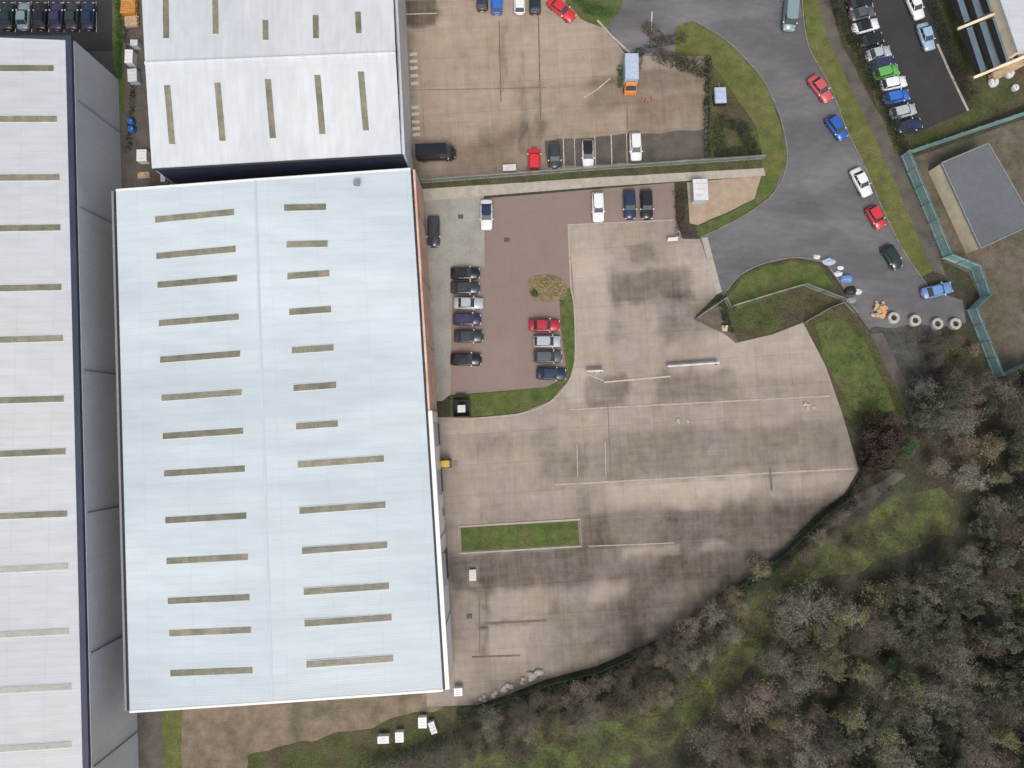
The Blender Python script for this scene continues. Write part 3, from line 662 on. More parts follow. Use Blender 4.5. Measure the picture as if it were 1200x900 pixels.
tree_kind('ivy', (8,9,10), 8, 3.0, 'twig_dark', 'leaf_ivy', 3600, .2)
tree_kind('olive', (11,12), 7, 2.6, 'twig_grey', 'leaf_olive', 1800, .17)
tree_kind('tan', (13,), 4.0, 2.3, 'twig_tan', None, 0)
tree_kind('maroon', (14,), 3.6, 2.9, 'twig_maroon', 'twig_maroon', 5000, .2)
tree_kind('green', (15,16), 3.5, 2.0, 'twig_dark', 'leaf_green', 2200, .17)

def inpoly(x, y, poly):
    r = False; j = len(poly)-1
    for i in range(len(poly)):
        xi, yi = poly[i]; xj, yj = poly[j]
        if (yi > y) != (yj > y) and x < (xj-xi)*(y-yi)/(yj-yi)+xi: r = not r
        j = i
    return r
wood = [(1085,455),(1150,462),(1215,450),(1230,560),(1230,920),(800,920),(838,855),(885,800),(918,745),(930,706),(960,696),(1050,685),(1125,655),(1155,610),(1130,572),(1085,560),(1078,505)]
belt = [(640,842),(690,812),(745,778),(800,742),(840,705),(872,700),(868,735),(830,785),(780,822),(715,838)]
rnd = random.Random(21); placed = []
def scatter(poly, dist, count, tries=9000):
    out = []; xs = [p[0] for p in poly]; ys = [p[1] for p in poly]
    for _ in range(tries):
        x, y = rnd.uniform(min(xs), max(xs)), rnd.uniform(min(ys), max(ys))
        if inpoly(x, y, poly) and all((x-a)**2+(y-b)**2 > dist*dist for a, b in placed): placed.append((x, y)); out.append((x, y))
        if len(out) >= count: break
    return out
special = [('tan',890,668,.85,'pale tan bare shrub, upper of two beside the yard edge path','tree'),
 ('tan',858,696,.8,'pale tan bare shrub, lower of two beside the yard edge path','tree'),
 ('maroon',1034,512,1.45,'large dark maroon bare bush at the right corner of the concrete yard','bush'),
 ('maroon',1020,546,.8,'smaller dark maroon bush just below the large one at the yard corner','bush'),
 ('green',1060,524,.95,'bright green bush right of the dark maroon bush','bush'),
 ('tan',1035,700,1.15,'pale beige bare crown standing out at the wood edge below the meadow','tree'),
 ('olive',992,715,1.1,'yellow-green mossy tree at the top of the wood beside the pale beige crown','tree'),
 ('grey',955,712,1.1,'grey bare tree at the upper left tip of the wood','tree'),
 ('tan',1160,525,1.1,'pale bare crown below the lower corner of the teal fence','tree'),
 ('brown',945,770,.9,'grey-brown bare tree at the left edge of the wood by the meadow','tree'),
 ('brown',1000,640,.45,'small brown shrub on the meadow below the outer path','bush'),
 ('green',1047,780,.9,'green leafy tree in the middle of the wood','tree'),
 ('olive',1040,868,1.0,'olive green tree near the bottom edge of the wood','tree')]
for k, x, y, s, lb, c in special:
    placed.append((x, y)); put_tree(k, x, y, s, lb, cat=c)
kinds = [('ivy',.27),('grey',.34),('dark',.12),('brown',.15),('olive',.12)]
TREES = []
desc = {'ivy':'dark grey-green ivy-clad tree','grey':'grey bare tree','dark':'dark bare tree','brown':'brown bare tree','olive':'olive mossy tree'}
for x, y in scatter(wood, 25.5, 215):
    r_ = rnd.random(); key = 'grey'; 
    for k, pr in kinds:
        if r_ < pr: key = k; break
        r_ -= pr
    if x > 1110 and 560 < y < 800 and rnd.random() < .35: key = 'ivy'
    TREES.append((key, x, y, rnd.uniform(.6,1.12)))
for x, y in scatter([(548,862),(600,856),(640,845),(690,838),(690,858),(640,868),(600,885),(550,893)], 20, 12)+scatter([(1098,402),(1138,395),(1160,445),(1100,462),(1075,470)], 20, 12)+scatter(belt, 15, 90)+scatter([(575,838),(640,815),(700,800),(700,835),(640,845),(580,856)], 15, 22)+scatter([(912,668),(985,606),(1040,566),(1046,578),(990,620),(930,672)], 16, 10):
    key = rnd.choice(['brown','brown','dark','grey']); TREES.append((key, x, y, rnd.uniform(.42,.72)))
LM = [(1148,350,'the bend in the teal fence'),(1163,441,'the lower corner of the teal fence'),(1022,512,'the dark maroon bush'),(1060,524,'the bright green bush'),(1160,525,'the pale crown under the fence'),
 (1035,700,'the pale beige crown'),(992,715,'the yellow-green mossy tree'),(1047,780,'the green leafy tree in the wood'),(1040,868,'the olive tree near the bottom edge'),(945,770,'the grey-brown tree by the meadow'),(1195,895,'the bottom right corner'),
 (1195,560,'the right edge below the compound'),(1195,680,'the middle of the right edge'),(1195,790,'the lower right edge'),(1120,620,'the right end of the meadow'),(820,860,'the lower bend of the meadow'),(930,895,'the bottom edge of the wood'),(1120,860,'the lower right part of the wood'),
 (1110,740,'the dark middle of the wood'),(850,688,'the lower tan shrub'),(700,800,'the middle of the yard fence'),(640,840,'the left end of the thicket'),(780,815,'the meadow edge of the thicket')]
used = {}
for key, x, y, sc_ in TREES:
    a = min(LM, key=lambda l: (l[0]-x)**2+(l[1]-y)**2); dx, dy = x-a[0], y-a[1]; dd = math.hypot(dx, dy)
    v_ = 'above' if dy < -.4*dd else ('below' if dy > .4*dd else ''); h_ = 'left' if dx < -.4*dd else ('right' if dx > .4*dd else '')
    if dd < 10: w_ = 'right by'
    elif v_ and h_: w_ = v_+' left of' if h_ == 'left' else v_+' right of'
    else: w_ = v_ or h_+' of'
    sz = 'small ' if sc_ < .6 else ('large ' if sc_ > .95 else '')
    lb = sz+desc[key]+' '+w_+' '+a[2]; base = lb
    for pre in ('', ', farther off', ', farthest off'):
        if base+pre not in used: lb = base+pre; break
    used[lb] = 1; put_tree(key, x, y, sc_, lb, 'trees of the wood' if x > 880 else 'trees of the thicket')

# ground cover that nobody could count
def cover(name, polys, n, size, m, zr=(.05,.5), seed=1, clump=6):
    rr = random.Random(seed); mb = MB()
    for poly, k in polys:
        xs = [p[0] for p in poly]; ys = [p[1] for p in poly]; c = 0
        while c < k:
            x, y = rr.uniform(min(xs), max(xs)), rr.uniform(min(ys), max(ys))
            if not inpoly(x, y, poly): continue
            p = P(x, y, 0)
            if noise.noise(Vector((p.x*.3, p.y*.3, seed))) < -.12: c += .25; continue
            c += 1; z = rr.uniform(*zr); leafmb(mb, [((p.x, p.y, z), (.35,.35,z*.8))], clump, size, rr)
    o = mb.build(name, m); o['kind'] = 'stuff'; return o
cover('undergrowth', [(wood, 2600), (belt, 500), ([(1100,395),(1130,392),(1165,450),(1085,500),(1060,462),(1100,455)], 330)], 0, .22, M['leaf_brown'], seed=3)
cover('undergrowth', [(wood, 1100), ([(1070,400),(1130,395),(1165,455),(1150,470),(1085,490)], 220), ([(560,850),(640,822),(720,800),(800,745),(850,710),(880,735),(800,820),(700,848)], 420)], 0, .2, M['rough'], seed=4)
cover('ditch_brambles', [([(536,836),(570,828),(640,803),(702,787),(782,752),(852,697),(921,648),(926,655),(856,708),(786,764),(706,798),(642,816),(572,842),(540,850)], 620)], 0, .2, M['leaf_dark'], (.1,.6), 5)
cover('ditch_brambles', [([(957,612),(994,585),(1012,556),(1050,552),(1040,535),(1008,530),(1010,552),(990,578),(955,604)], 120)], 0, .2, M['leaf_dark'], (.1,.6), 6)
cover('meadow_tussocks', [([(905,690),(985,618),(1100,585),(1118,625),(975,672),(905,735),(830,840),(700,905),(560,905),(600,870),(720,855),(845,780)], 1500)], 0, .16, M['meadow'], (.02,.12), 7, 5)
cover('undergrowth', [([(560,842),(640,816),(720,796),(800,745),(850,712),(868,728),(800,800),(720,838),(640,850)], 700)], 0, .2, M['leaf_brown'], seed=12)
cover('verge_tussocks', [([(850,360),(905,350),(940,340),(985,356),(1045,440),(1055,490),(1005,488),(960,400),(940,372),(862,398)], 420)], 0, .15, M['rough'], (.02,.15), 8, 5)

def hedge(name, px, wd, h, m, label, cat='hedge', size=.17, n=55, step=.8):
    pts = [P(x, y, h*.5) for x, y in px]; e = empty(name, (pts[0].x, pts[0].y, 0), label=label, cat=cat); L0 = Vector((pts[0].x, pts[0].y, 0))
    rr = random.Random(hash(label) % 1000 if False else len(label)*7+int(px[0][0])); F, S = MB(), MB()
    for a, b in zip(pts[:-1], pts[1:]):
        k = max(1, int((b-a).length/step))
        for i in range(k+1):
            c = a.lerp(b, i/k)-L0; c.z = h*.55; c.x += rr.uniform(-.15,.15); c.y += rr.uniform(-.15,.15); s = rr.uniform(.8,1.15)
            leafmb(F, [(c, (wd*.55*s, wd*.55*s, h*.48*s))], n, size, rr); S.tube((c.x,c.y,-.05), (c.x+.05,c.y,h*.6), .05, .02, 5)
    F.build('foliage', m, e); S.build('stem', M['bark'], e); return e
hedge('hedge', [(974,-8),(1000,45),(1026,95),(1048,140),(1058,172)], 1.9, 1.7, M['leaf_dark'], 'dark hedge between the footpath and the neighbouring car park', n=110)
hedge('hedge', [(1094,0),(1110,45),(1122,80),(1140,115)], 2.0, 1.5, M['leaf_dark'], 'dark hedge between the neighbouring car park and the glazed canopy', n=110)
hedge('hedge', [(797,224),(799,270)], 1.7, 1.4, M['leaf_brown'], 'brown clipped hedge between two parked dark cars and gravel pad', n=110)
hedge('hedge', [(830,68),(828,120),(829,180)], 1.0, 1.5, M['leaf_dark'], 'narrow dark hedge on the right side of the upper yard', n=70)
hedge('hedge', [(845,140),(870,150),(884,178),(845,180),(842,150)], 2.0, 1.0, M['leaf_dark'], 'dark shrub mass between the upper yard and the road bend', n=90)
hedge('hedge', [(770,60),(800,66),(826,72)], 1.5, 1.3, M['leaf_brown'], 'brown-green bushes above the upper yard beside the road', n=80)
hedge('hedge', [(758,30),(775,48),(800,44)], 1.8, 1.2, M['leaf_brown'], 'brown scrub between the yard entrance and the tip of the road verge', n=100)
hedge('hedge', [(772,66),(800,76),(824,84)], 2.0, 1.3, M['leaf_dark'], 'dark bushes over the top right corner of the upper yard', n=110)
hedge('bush', [(745,78),(750,62),(765,52)], 1.4, 1.2, M['leaf_dark'], 'dark bush at the upper yard entrance beside the white and orange truck', 'bush', n=80)
hedge('hedge', [(560,835),(644,808),(706,791),(786,756),(856,701),(924,652),(962,614),(998,588)], 1.5, 1.6, M['leaf_dark'], 'long dark hedge on the outer side of the curved yard fence', n=100, size=.2, step=.6)
hedge('bush', [(727,80),(727,100)], .9, 1.0, M['leaf_green'], 'green bush left of the white and orange truck', 'bush', n=70)
hedge('hedge', [(672,-6),(690,10),(712,14)], 1.8, 1.2, M['leaf_green'], 'green shrubs on the grass island right of the red car', n=110)
hedge('bush', [(624,342),(626,346)], .9, .9, M['leaf_green'], 'green shrub at the left end of the planting bed in the car park', 'bush', n=70)
hedge('bush', [(632,334),(652,335)], 1.7, .9, M['leaf_gold'], 'golden shrub on the planting bed in the car park', 'bush', n=90)
hedge('bush', [(650,345),(659,345)], 1.1, .7, M['leaf_gold'], 'small yellow shrub at the right end of the planting bed', 'bush', n=60)
hedge('bush', [(540,848),(560,836)], 1.6, 1.3, M['leaf_dark'], 'dark bush below the corner of the big warehouse', 'bush', n=90)
hedge('hedge', [(430,895),(470,885),(510,872),(545,858)], 2.4, 1.6, M['leaf_dark'], 'dark brambles along the bottom edge beside the white boxes', n=110)
hedge('hedge', [(845,356),(851,372),(856,386)], 1.0, .9, M['leaf_dark'], 'dark shrubs at the yard entrance behind the yellow post', n=60)
hedge('hedge', [(138,0),(139,50),(140,90)], .8, .8, M['leaf_green'], 'low green hedge beside the dark car park at the top left', n=60)
hedge('hedge', [(148,35),(156,110),(150,175)], 1.0, .5, M['leaf_dark'], 'weeds growing in the alley left of the top warehouse', n=30)
hedge('bush', [(1085,398),(1110,402),(1135,410)], 1.8, 1.2, M['leaf_olive'], 'olive scrub behind the row of concrete rings', 'bush', n=60)
hedge('bush', [(1110,425),(1095,450)], 1.8, 1.2, M['leaf_brown'], 'brown scrub between the road end and the teal fence', 'bush', n=60)

# ------------------------------------------------------------------ vehicles
PAINT = {}
def paint(name, col):
    if name not in PAINT: PAINT[name] = mat('paint_'+name, col, .28, coat=.6)
    return PAINT[name]
COL = dict(black=(.010,.011,.013), white=(.74,.75,.77), silver=(.40,.43,.47), grey=(.085,.095,.105), navy=(.016,.028,.075), red=(.40,.022,.035), brightred=(.60,.03,.035), blue=(.02,.10,.38), green=(.12,.38,.08), teal=(.20,.29,.31), paleblue=(.30,.42,.55), purple=(.035,.03,.09), dkgreen=(.012,.03,.028), palered=(.55,.09,.10), brightblue=(.03,.14,.55), midblue=(.14,.26,.52), darkgrey=(.035,.042,.05))
KIND = {   # L, W, H, bonnet start, windscreen top, roof end, tail base   (fractions of half length)
 'hatch': (4.0,1.76,1.48,.50,.18,-.72,-.93), 'saloon': (4.6,1.80,1.44,.42,.12,-.46,-.70), 'suv': (4.6,1.86,1.70,.48,.22,-.78,-.95), 'estate': (4.7,1.80,1.48,.44,.16,-.76,-.93), 'van': (5.0,1.95,1.95,.72,.50,-.93,-.99), 'bigvan': (5.9,2.05,2.5,.76,.56,-.96,-.99)}
CARM = {}
def car_meshes(kind):
    if kind in CARM: return CARM[kind]
    L, W, H, bs, wt, re, tb = KIND[kind]; hl, hw = L/2, W/2; zb = H*.62 if kind not in ('van','bigvan') else H*.56
    zh = zb*.92
    st = [(-1.0,.70,.62),(-.965,.90,.86),(-.88,.965,1.0 if re < -.6 else .97),(-.4,1,1.0),(.2,1,1.02),(bs,.985,1.0),(.78,.96,.90),(.93,.88,.80),(1.0,.66,.62)]
    body = MB(); ring = []
    for x, fw, fz in st:
        w_ = hw*fw; zt = zb*fz; z0 = .26 if abs(x) < .95 else .34
        ring.append([(x*hl,-w_*.9,z0),(x*hl,-w_,z0+.16),(x*hl,-w_*.985,zt-.14),(x*hl,-w_*.86,zt),(x*hl,0,zt+.03),(x*hl,w_*.86,zt),(x*hl,w_*.985,zt-.14),(x*hl,w_,z0+.16),(x*hl,w_*.9,z0)])
    v = [p for r_ in ring for p in r_]; n = 9; f = []
    for i in range(len(ring)-1):
        for j in range(n-1): f.append((i*n+j, i*n+j+1, (i+1)*n+j+1, (i+1)*n+j))
        f.append((i*n+8, i*n, (i+1)*n, (i+1)*n+8))
    f += [tuple(range(8,-1,-1)), tuple((len(ring)-1)*n+j for j in range(9))]
    body.add(v, [q[::-1] for q in f])
    # glasshouse
    g = MB(); b0, b1, t0, t1 = tb*hl*.985, bs*hl, re*hl, wt*hl; zt = H-.05; bw, tw_ = hw*.84, hw*.70
    if kind in ('van','bigvan'): bw, tw_ = hw*.93, hw*.84
    g.hexa([(b0,-bw,zb-.02),(b1,-bw*.93,zb-.02),(b1,bw*.93,zb-.02),(b0,bw,zb-.02)], [(t0,-tw_,zt),(t1,-tw_,zt),(t1,tw_,zt),(t0,tw_,zt)])
    rf = MB(); e = .05
    rr_ = [(t0-e,-tw_-.03),(t0+.3,-tw_-.05),(t1-.2,-tw_-.05),(t1+.06,-tw_+.12),(t1+.1,0),(t1+.06,tw_-.12),(t1-.2,tw_+.05),(t0+.3,tw_+.05),(t0-e,tw_+.03)]
    k = len(rr_); vb = [(x,y,zt-.01) for x, y in rr_]; vt = [(x*.985,y*.93,zt+.055) for x, y in rr_]
    rf.add(vb+vt+[((t0+t1)/2,0,zt+.085)], [(i,(i+1)%k,k+(i+1)%k,k+i) for i in range(k)]+[(k+i,k+(i+1)%k,2*k) for i in range(k)])
    if kind in ('van','bigvan'):   # solid painted side panels behind the cab
        x1 = .22*hl
        rf.hexa([(b0-.02,-bw-.02,zb-.05),(x1,-bw-.02,zb-.05),(x1,bw+.02,zb-.05),(b0-.02,bw+.02,zb-.05)], [(t0-.02,-tw_-.035,zt+.01),(x1,-tw_-.035,zt+.01),(x1,tw_+.035,zt+.01),(t0-.02,tw_+.035,zt+.01)])
    else:                          # pillars
        for s in (-1, 1):
            for xb, xt in ((b1,t1),((b0+b1)/2,(t0+t1)/2-.1),(b0,t0)):
                rf.tube((xb*.995, s*(bw*(.93 if xb == b1 else 1)+.005), zb-.02), (xt, s*(tw_+.01), zt), .045, .04, 4)
    wh = MB(); wh.tube((0,-.11,0),(0,.11,0),.32,.32,14,0); wh.tube((0,-.118,0),(0,.118,0),.19,.19,10,1)
    hd = MB(); hd.box((0,0,0),(.16,.34,.14)); mi = MB(); mi.box((0,0,0),(.14,.2,.13), top=.8)
    pl = MB(); pl.box((0,0,0),(.03,.5,.12))
    def me(mb, nm): 
        m_ = bpy.data.meshes.new(nm); m_.from_pydata(mb.v, [], mb.f); m_.polygons.foreach_set('material_index', mb.m); return m_
    mesh = dict(body=me(body,'body'), windows=me(g,'windows'), roof=me(rf,'roof'), wheel=me(wh,'wheel'), headlight=me(hd,'headlight'), tail_light=me(hd,'tail_light'), mirror=me(mi,'mirror'), number_plate=me(pl,'number_plate'))
    mesh['windows'].materials.append(M['glass']); mesh['wheel'].materials.append(M['tyre']); mesh['wheel'].materials.append(M['alloy']); mesh['headlight'].materials.append(M['lamp']); mesh['tail_light'].materials.append(M['tail']); mesh['number_plate'].materials.append(M['white'])
    for k_ in ('body','roof'): mesh[k_].polygons.foreach_set('use_smooth', [k_ == 'body']*len(mesh[k_].polygons))
    CARM[kind] = (mesh, hl, hw, zb, H, bs, wt); return CARM[kind]
CC = {}
def painted(mesh, key, col):
    k = (mesh.name, key, col)
    if k not in CC: c = mesh.copy(); c.materials.clear(); c.materials.append(paint(col, COL[col])); CC[k] = c
    return CC[k]
def car(px, py, hd, kind, col, label, group, sc=1.0, roof=None, cat='car', name='parked_car'):
    mesh, hl, hw, zb, H, bs, wt = car_meshes(kind); q = P(px, py, .8)
    e = empty(name, (q.x, q.y, 0), R(hd), label=label, cat=cat, group=group); e.scale = (sc, 1, 1) if isinstance(sc, float) else sc
    def pt(nm, m_, loc=(0,0,0)):
        o = link(bpy.data.objects.new(nm, m_), e); o.location = loc; return o
    pt('body', painted(mesh['body'], 'b', col)); pt('roof', painted(mesh['roof'], 'r', roof or col)); pt('windows', mesh['windows'])
    for x in (-.62, .63):
        for s in (-1, 1): pt('wheel', mesh['wheel'], (x*hl, s*(hw-.10), .32))
    for s in (-1, 1):
        pt('headlight', mesh['headlight'], (hl*.94, s*hw*.66, zb*.68)); pt('tail_light', mesh['tail_light'], (-hl*.955, s*hw*.72, zb*.74))
        pt('mirror', mesh['mirror'], (bs*hl*.82, s*(hw+.05), zb+.03))
    pt('number_plate', mesh['number_plate'], (-hl*1.0, 0, zb*.5)); return e
G1 = 'cars parked on the paved car park'; G2 = 'cars parked in the upper yard'; G3 = 'cars parked along the road'; G4 = 'cars in the neighbouring car park'; G5 = 'cars in the dark car park at the top left'
for a in [
 (545,320,0,'saloon','black','black car at the top of the left row on the paved car park',G1,.95),
 (545,337,-1,'saloon','darkgrey','black car second from the top in the left row, pale windscreen',G1,.95),
 (549,355,-1,'saloon','silver','silver car in the middle of the dark left row',G1,.95),
 (547,374,-1,'hatch','purple','dark purple-blue car just below the silver car',G1,1.05),
 (549,394,-1,'saloon','darkgrey','dark grey car below the purple-blue one in the left row',G1,.95),
 (546,421,-1,'saloon','black','black car standing apart at the bottom of the left row',G1,1.0),
 (638,381,-1,'saloon','red','red car at the top of the right row beside the narrow lawn',G1,1.0),
 (641,400,0,'hatch','silver','silver-grey car just below the red car',G1,1.0),
 (642,418,0,'hatch','grey','dark grey car between the silver-grey and the dark blue car',G1,1.05),
 (646,438,-3,'saloon','navy','dark blue car at the bottom of the right row by the lawn corner',G1,.95),
 (701,242,-89,'estate','white','all-white car at the top of the paved car park',G1,.97),
 (738,239,-89,'estate','navy','dark navy car left of the black one beside the brown hedge',G1,.97),
 (758,239,-89,'estate','black','black car next to the brown hedge',G1,.97)]:
    car(*a)
car(570,251,-89,'saloon','white','white car with dark roof near the warehouse corner',G1,1.0,roof='navy')
car(508,271,-89,'estate','darkgrey','dark grey car parked against the brick warehouse wall',G1,1.0)
car(511,180,2,'bigvan','black','long dark van beside the corner of the top warehouse',G2,1.0,cat='van',name='parked_van')
car(626,187,90,'suv','brightred','bright red car at the bottom left of the upper yard',G2,.82)
car(650,182,-89,'hatch','darkgrey','dark car right of the bright red car in the upper yard',G2,1.0)
car(689,179,-89,'hatch','white','white car with black roof in the marked bays',G2,1.05,roof='black')
car(745,171,-88,'hatch','white','white car at the right end of the bay row in the upper yard',G2,1.1)
car(565,-3,90,'hatch','darkgrey','dark car cut by the top edge, leftmost of its row',G2,1.0)
car(582,1,90,'hatch','brightblue','blue car at the top edge of the upper yard',G2,1.0)
car(609,1,90,'hatch','white','white car at the top edge right of the blue one',G2,1.0)
car(627,1,90,'hatch','dkgreen','dark green car at the top edge left of the red car',G2,1.0)
car(658,10,-40,'saloon','brightred','bright red car parked askew at the top edge by the grass island',G2,1.05)
car(926,17,-96,'van','teal','grey-green van on the road at the top edge',G3,1.0,cat='van',name='parked_van')
car(962,103,-55,'saloon','palered','light red car parked half on the verge of the road',G3,1.0)
car(981,149,-57,'hatch','blue','blue car parked on the road below the light red car',G3,1.0)
car(1010,213,-65,'saloon','white','white car parked on the road between the blue and red cars',G3,1.0)
car(1027,254,-62,'hatch','brightred','small red car with dark windows parked at the road bend',G3,.88,roof='brightred')
car(1046,301,-60,'hatch','dkgreen','dark green car parked above the blue car at the road end',G3,.95)
car(1099,340,14,'saloon','midblue','blue car parked askew beside the bend in the teal fence',G3,1.0)
car(1008,3,15,'saloon','black','black car cut by the top edge of the neighbouring car park',G4,.85)
car(1011,15,15,'saloon','grey','dark grey car above the white car with black roof',G4,.85)
car(1015,30,15,'saloon','white','white car with black roof in the neighbouring car park',G4,.9,roof='black')
car(1021,46,15,'saloon','black','black car below the white one with black roof',G4,.85)
car(1030,62,15,'saloon','silver','silver car in the neighbouring car park',G4,.85)
car(1035,74,15,'hatch','purple','dark purple car between the silver and the green car',G4,.95)
car(1039,84,15,'hatch','green','bright lime green car in the angled row',G4,1.0)
car(1048,97,12,'estate','white','all-white car between the green and the blue car',G4,.85)
car(1051,113,12,'hatch','brightblue','bright blue car below the all-white one',G4,1.0)
car(1059,130,14,'hatch','silver','grey-silver car near the bottom of the angled row',G4,1.0)
car(1066,147,15,'saloon','navy','dark blue car at the bottom of the angled row',G4,.85)
car(1073,6,-70,'saloon','white','white car at the top right of the neighbouring car park',G4,.95)
car(1086,42,-74,'saloon','paleblue','pale blue car parked by the hedge of the neighbouring car park',G4,.95)
for x, c, lb in ((8,'dkgreen','dark green car at the far left of the top left car park'),(27,'teal','grey-blue car in the top left car park'),(47,'black','black car right of the grey-blue car at the top left'),(66,'purple','dark purple car in the top left car park'),(84,'darkgrey','dark grey car above the corner of the left warehouse'),(103,'navy','navy car at the right end of the top left car park')):
    car(x, 18, 90, 'saloon', c, lb, G5, .95)

# box truck with orange cab
q = P(739,88,1.2); e = empty('box_truck', (q.x,q.y,0), R(-90), label='small truck with white box body and orange cab in the upper yard', cat='truck')
mb = MB(); mb.box((-.75,0,1.45),(3.9,2.0,1.9)); mb.box((-.75,0,2.42),(3.8,1.9,.05)); mb.build('cargo_box', M['palebl'], e)
mb = MB(); mb.box((.05,0,.42),(5.2,.9,.2)); mb.build('chassis', M['plate'], e)
mb = MB(); mb.hexa([(1.3,-.95,.4),(2.75,-.95,.4),(2.75,.95,.4),(1.3,.95,.4)],[(1.3,-.9,1.1),(2.7,-.9,1.1),(2.7,.9,1.1),(1.3,.9,1.1)]); mb.hexa([(1.35,-.88,1.1),(2.3,-.86,1.1),(2.3,.86,1.1),(1.35,.88,1.1)],[(1.35,-.8,1.75),(1.9,-.78,1.75),(1.9,.78,1.75),(1.35,.8,1.75)]); cab = mb.build('cab', M['orange'], e)
mb = MB(); mb.hexa([(2.32,-.8,1.12),(2.36,-.8,1.12),(2.36,.8,1.12),(2.32,.8,1.12)],[(1.93,-.72,1.72),(1.97,-.72,1.72),(1.97,.72,1.72),(1.93,.72,1.72)]); mb.build('windscreen', M['glass'], cab)
for x in (-1.7, 1.95):
    for s in (-1,1): mb = MB(); mb.tube((x,s*.85-.12,.36),(x,s*.85+.12,.36),.36,.36,14); mb.build('wheel', M['tyre'], e)
# flat trailer by the hedge
q = P(844,112,.8); e = empty('trailer', (q.x,q.y,0), R(-88), label='small trailer with pale blue-grey cover beside the road verge', cat='trailer')
mb = MB(); mb.box((0,0,.75),(2.4,1.7,.5)); mb.box((-.1,0,1.04),(2.1,1.6,.1),top=.92); mb.build('covered_body', M['palebl'], e)
mb = MB(); mb.box((1.15,0,.62),(.5,1.75,.35)); mb.build('tailboard', M['black'], e)
mb = MB(); mb.beam((-1.2,0,.55),(-2.1,0,.55),.1,.1); mb.build('drawbar', M['grey'], e)
for s in (-1,1): mb = MB(); mb.tube((0,s*.9-.09,.3),(0,s*.9+.09,.3),.3,.3,12); mb.build('wheel', M['tyre'], e)

# ------------------------------------------------------------------ yard furniture and loose things
def thing(name, px, py, label, cat, rz=0, group=None, z=0): q = P(px, py, z); return empty(name, (q.x, q.y, 0), R(rz), label=label, cat=cat, group=group)
def barrier(px, py, ln, rz, label):
    e = thing('barrier', px, py, label, 'barrier', rz, z=.8)
    mb = MB(); mb.box((0,0,.95),(ln,.22,.35)); mb.box((0,.02,.4),(ln,.1,.12)); mb.build('beam', M['white'], e)
    for s in (-1,0,1): mb = MB(); mb.box((s*(ln/2-.25),0,.4),(.12,.5,.8)); mb.build('post', M['grey'], e)
    mb = MB(); mb.box((0,.24,.95),(ln,.1,.3)); mb.build('rear_rail', M['grey'], e); return e
barrier(812,427.5,7.6,4,'long white barrier lying across the middle of the concrete yard')
barrier(697,435,2.4,2,'short white barrier left of the long one, near the lawn corner')
e = thing('bin_store', 541,479,'square black bin shelter with pale lid on the lawn', 'bin store', 2, z=.8)
mb = MB(); mb.box((0,1.15,.75),(2.5,.12,1.5)); mb.box((0,-1.15,.75),(2.5,.12,1.5)); mb.box((-1.19,0,.75),(.12,2.18,1.5)); mb.box((1.19,0,.75),(.12,2.18,1.5)); mb.build('screen', M['black'], e)
mb = MB(); mb.box((0,0,.14),(2.26,2.18,.06)); mb.build('base', M['plate'], e)
mb = MB(); mb.box((0,0,.7),(1.0,.95,1.06)); bn = mb.build('bin', M['grey'], e); mb = MB(); mb.box((0,0,1.27),(1.15,1.1,.1),top=.9); mb.build('lid', M['white'], bn)
e = thing('bench', 540,464,'small black bench above the black bin shelter', 'bench', 2)
mb = MB(); mb.box((0,0,.55),(1.5,.45,.06)); mb.build('seat', M['black'], e)
for s in (-1,1): mb = MB(); mb.box((s*.6,0,.31),(.08,.4,.42)); mb.build('leg', M['black'], e)
e = thing('forklift', 524,543,'yellow forklift beside the white wall between dark shutters', 'forklift', 2)
mb = MB(); mb.box((-.2,0,.7),(1.3,1.0,.7)); mb.box((-.75,0,.85),(.4,.95,.9),top=.85); mb.build('body', M['yellow'], e)
mb = MB(); mb.box((-.1,0,2.05),(1.0,.9,.06)); [mb.tube((x,y,1.0),(x,y,2.03),.03,.03) for x in (-.55,.35) for y in (-.4,.4)]; mb.build('overhead_guard', M['yellow'], e)
mb = MB(); [mb.box((.6,y,1.1),(.1,.1,2.0)) for y in (-.3,.3)]; mb.build('mast', M['grey'], e)
for y in (-.22,.22): mb = MB(); mb.box((1.1,y,.12),(1.0,.1,.05)); mb.build('fork', M['grey'], e)
for x in (-.6,.4):
    for s in (-1,1): mb = MB(); mb.tube((x,s*.5-.1,.26),(x,s*.5+.1,.26),.26,.26,12); mb.build('wheel', M['tyre'], e)
e = thing('bollard', 475.5,116,'yellow bollard beside the wall of the top warehouse','bollard'); mb = MB(); mb.lathe((0,0,0),[(.0,1.02),(.16,1.0),(.2,.9),(.2,0)],12); mb.build('post', M['yellow'], e); mb = MB(); mb.lathe((0,0,0),[(.1,.1),(.4,.08),(.4,0)],12); mb.build('base', M['kerb'], e)
e = thing('marker_post', 848,385,'yellow marker post with pale block at the yard entrance','post'); mb = MB(); mb.box((0,0,.3),(.9,.9,.6),top=.85); mb.build('base', M['stone'], e); mb = MB(); mb.tube((.0,.1,.6),(0,.1,1.5),.2,.18,10); mb.build('post', M['yellow'], e)
e = thing('sign_board', 787,282,'small white sign board at the top of the concrete yard','sign', 4); mb = MB(); mb.hexa([(-.75,-.2,.5),(.75,-.2,.5),(.75,-.15,.5),(-.75,-.15,.5)],[(-.75,.15,1.1),(.75,.15,1.1),(.75,.2,1.1),(-.75,.2,1.1)]); mb.build('panel', M['white'], e)
for s in (-1,1): mb = MB(); mb.tube((s*.6,0,0),(s*.6,0,.8),.04,.04); mb.build('post', M['grey'], e)
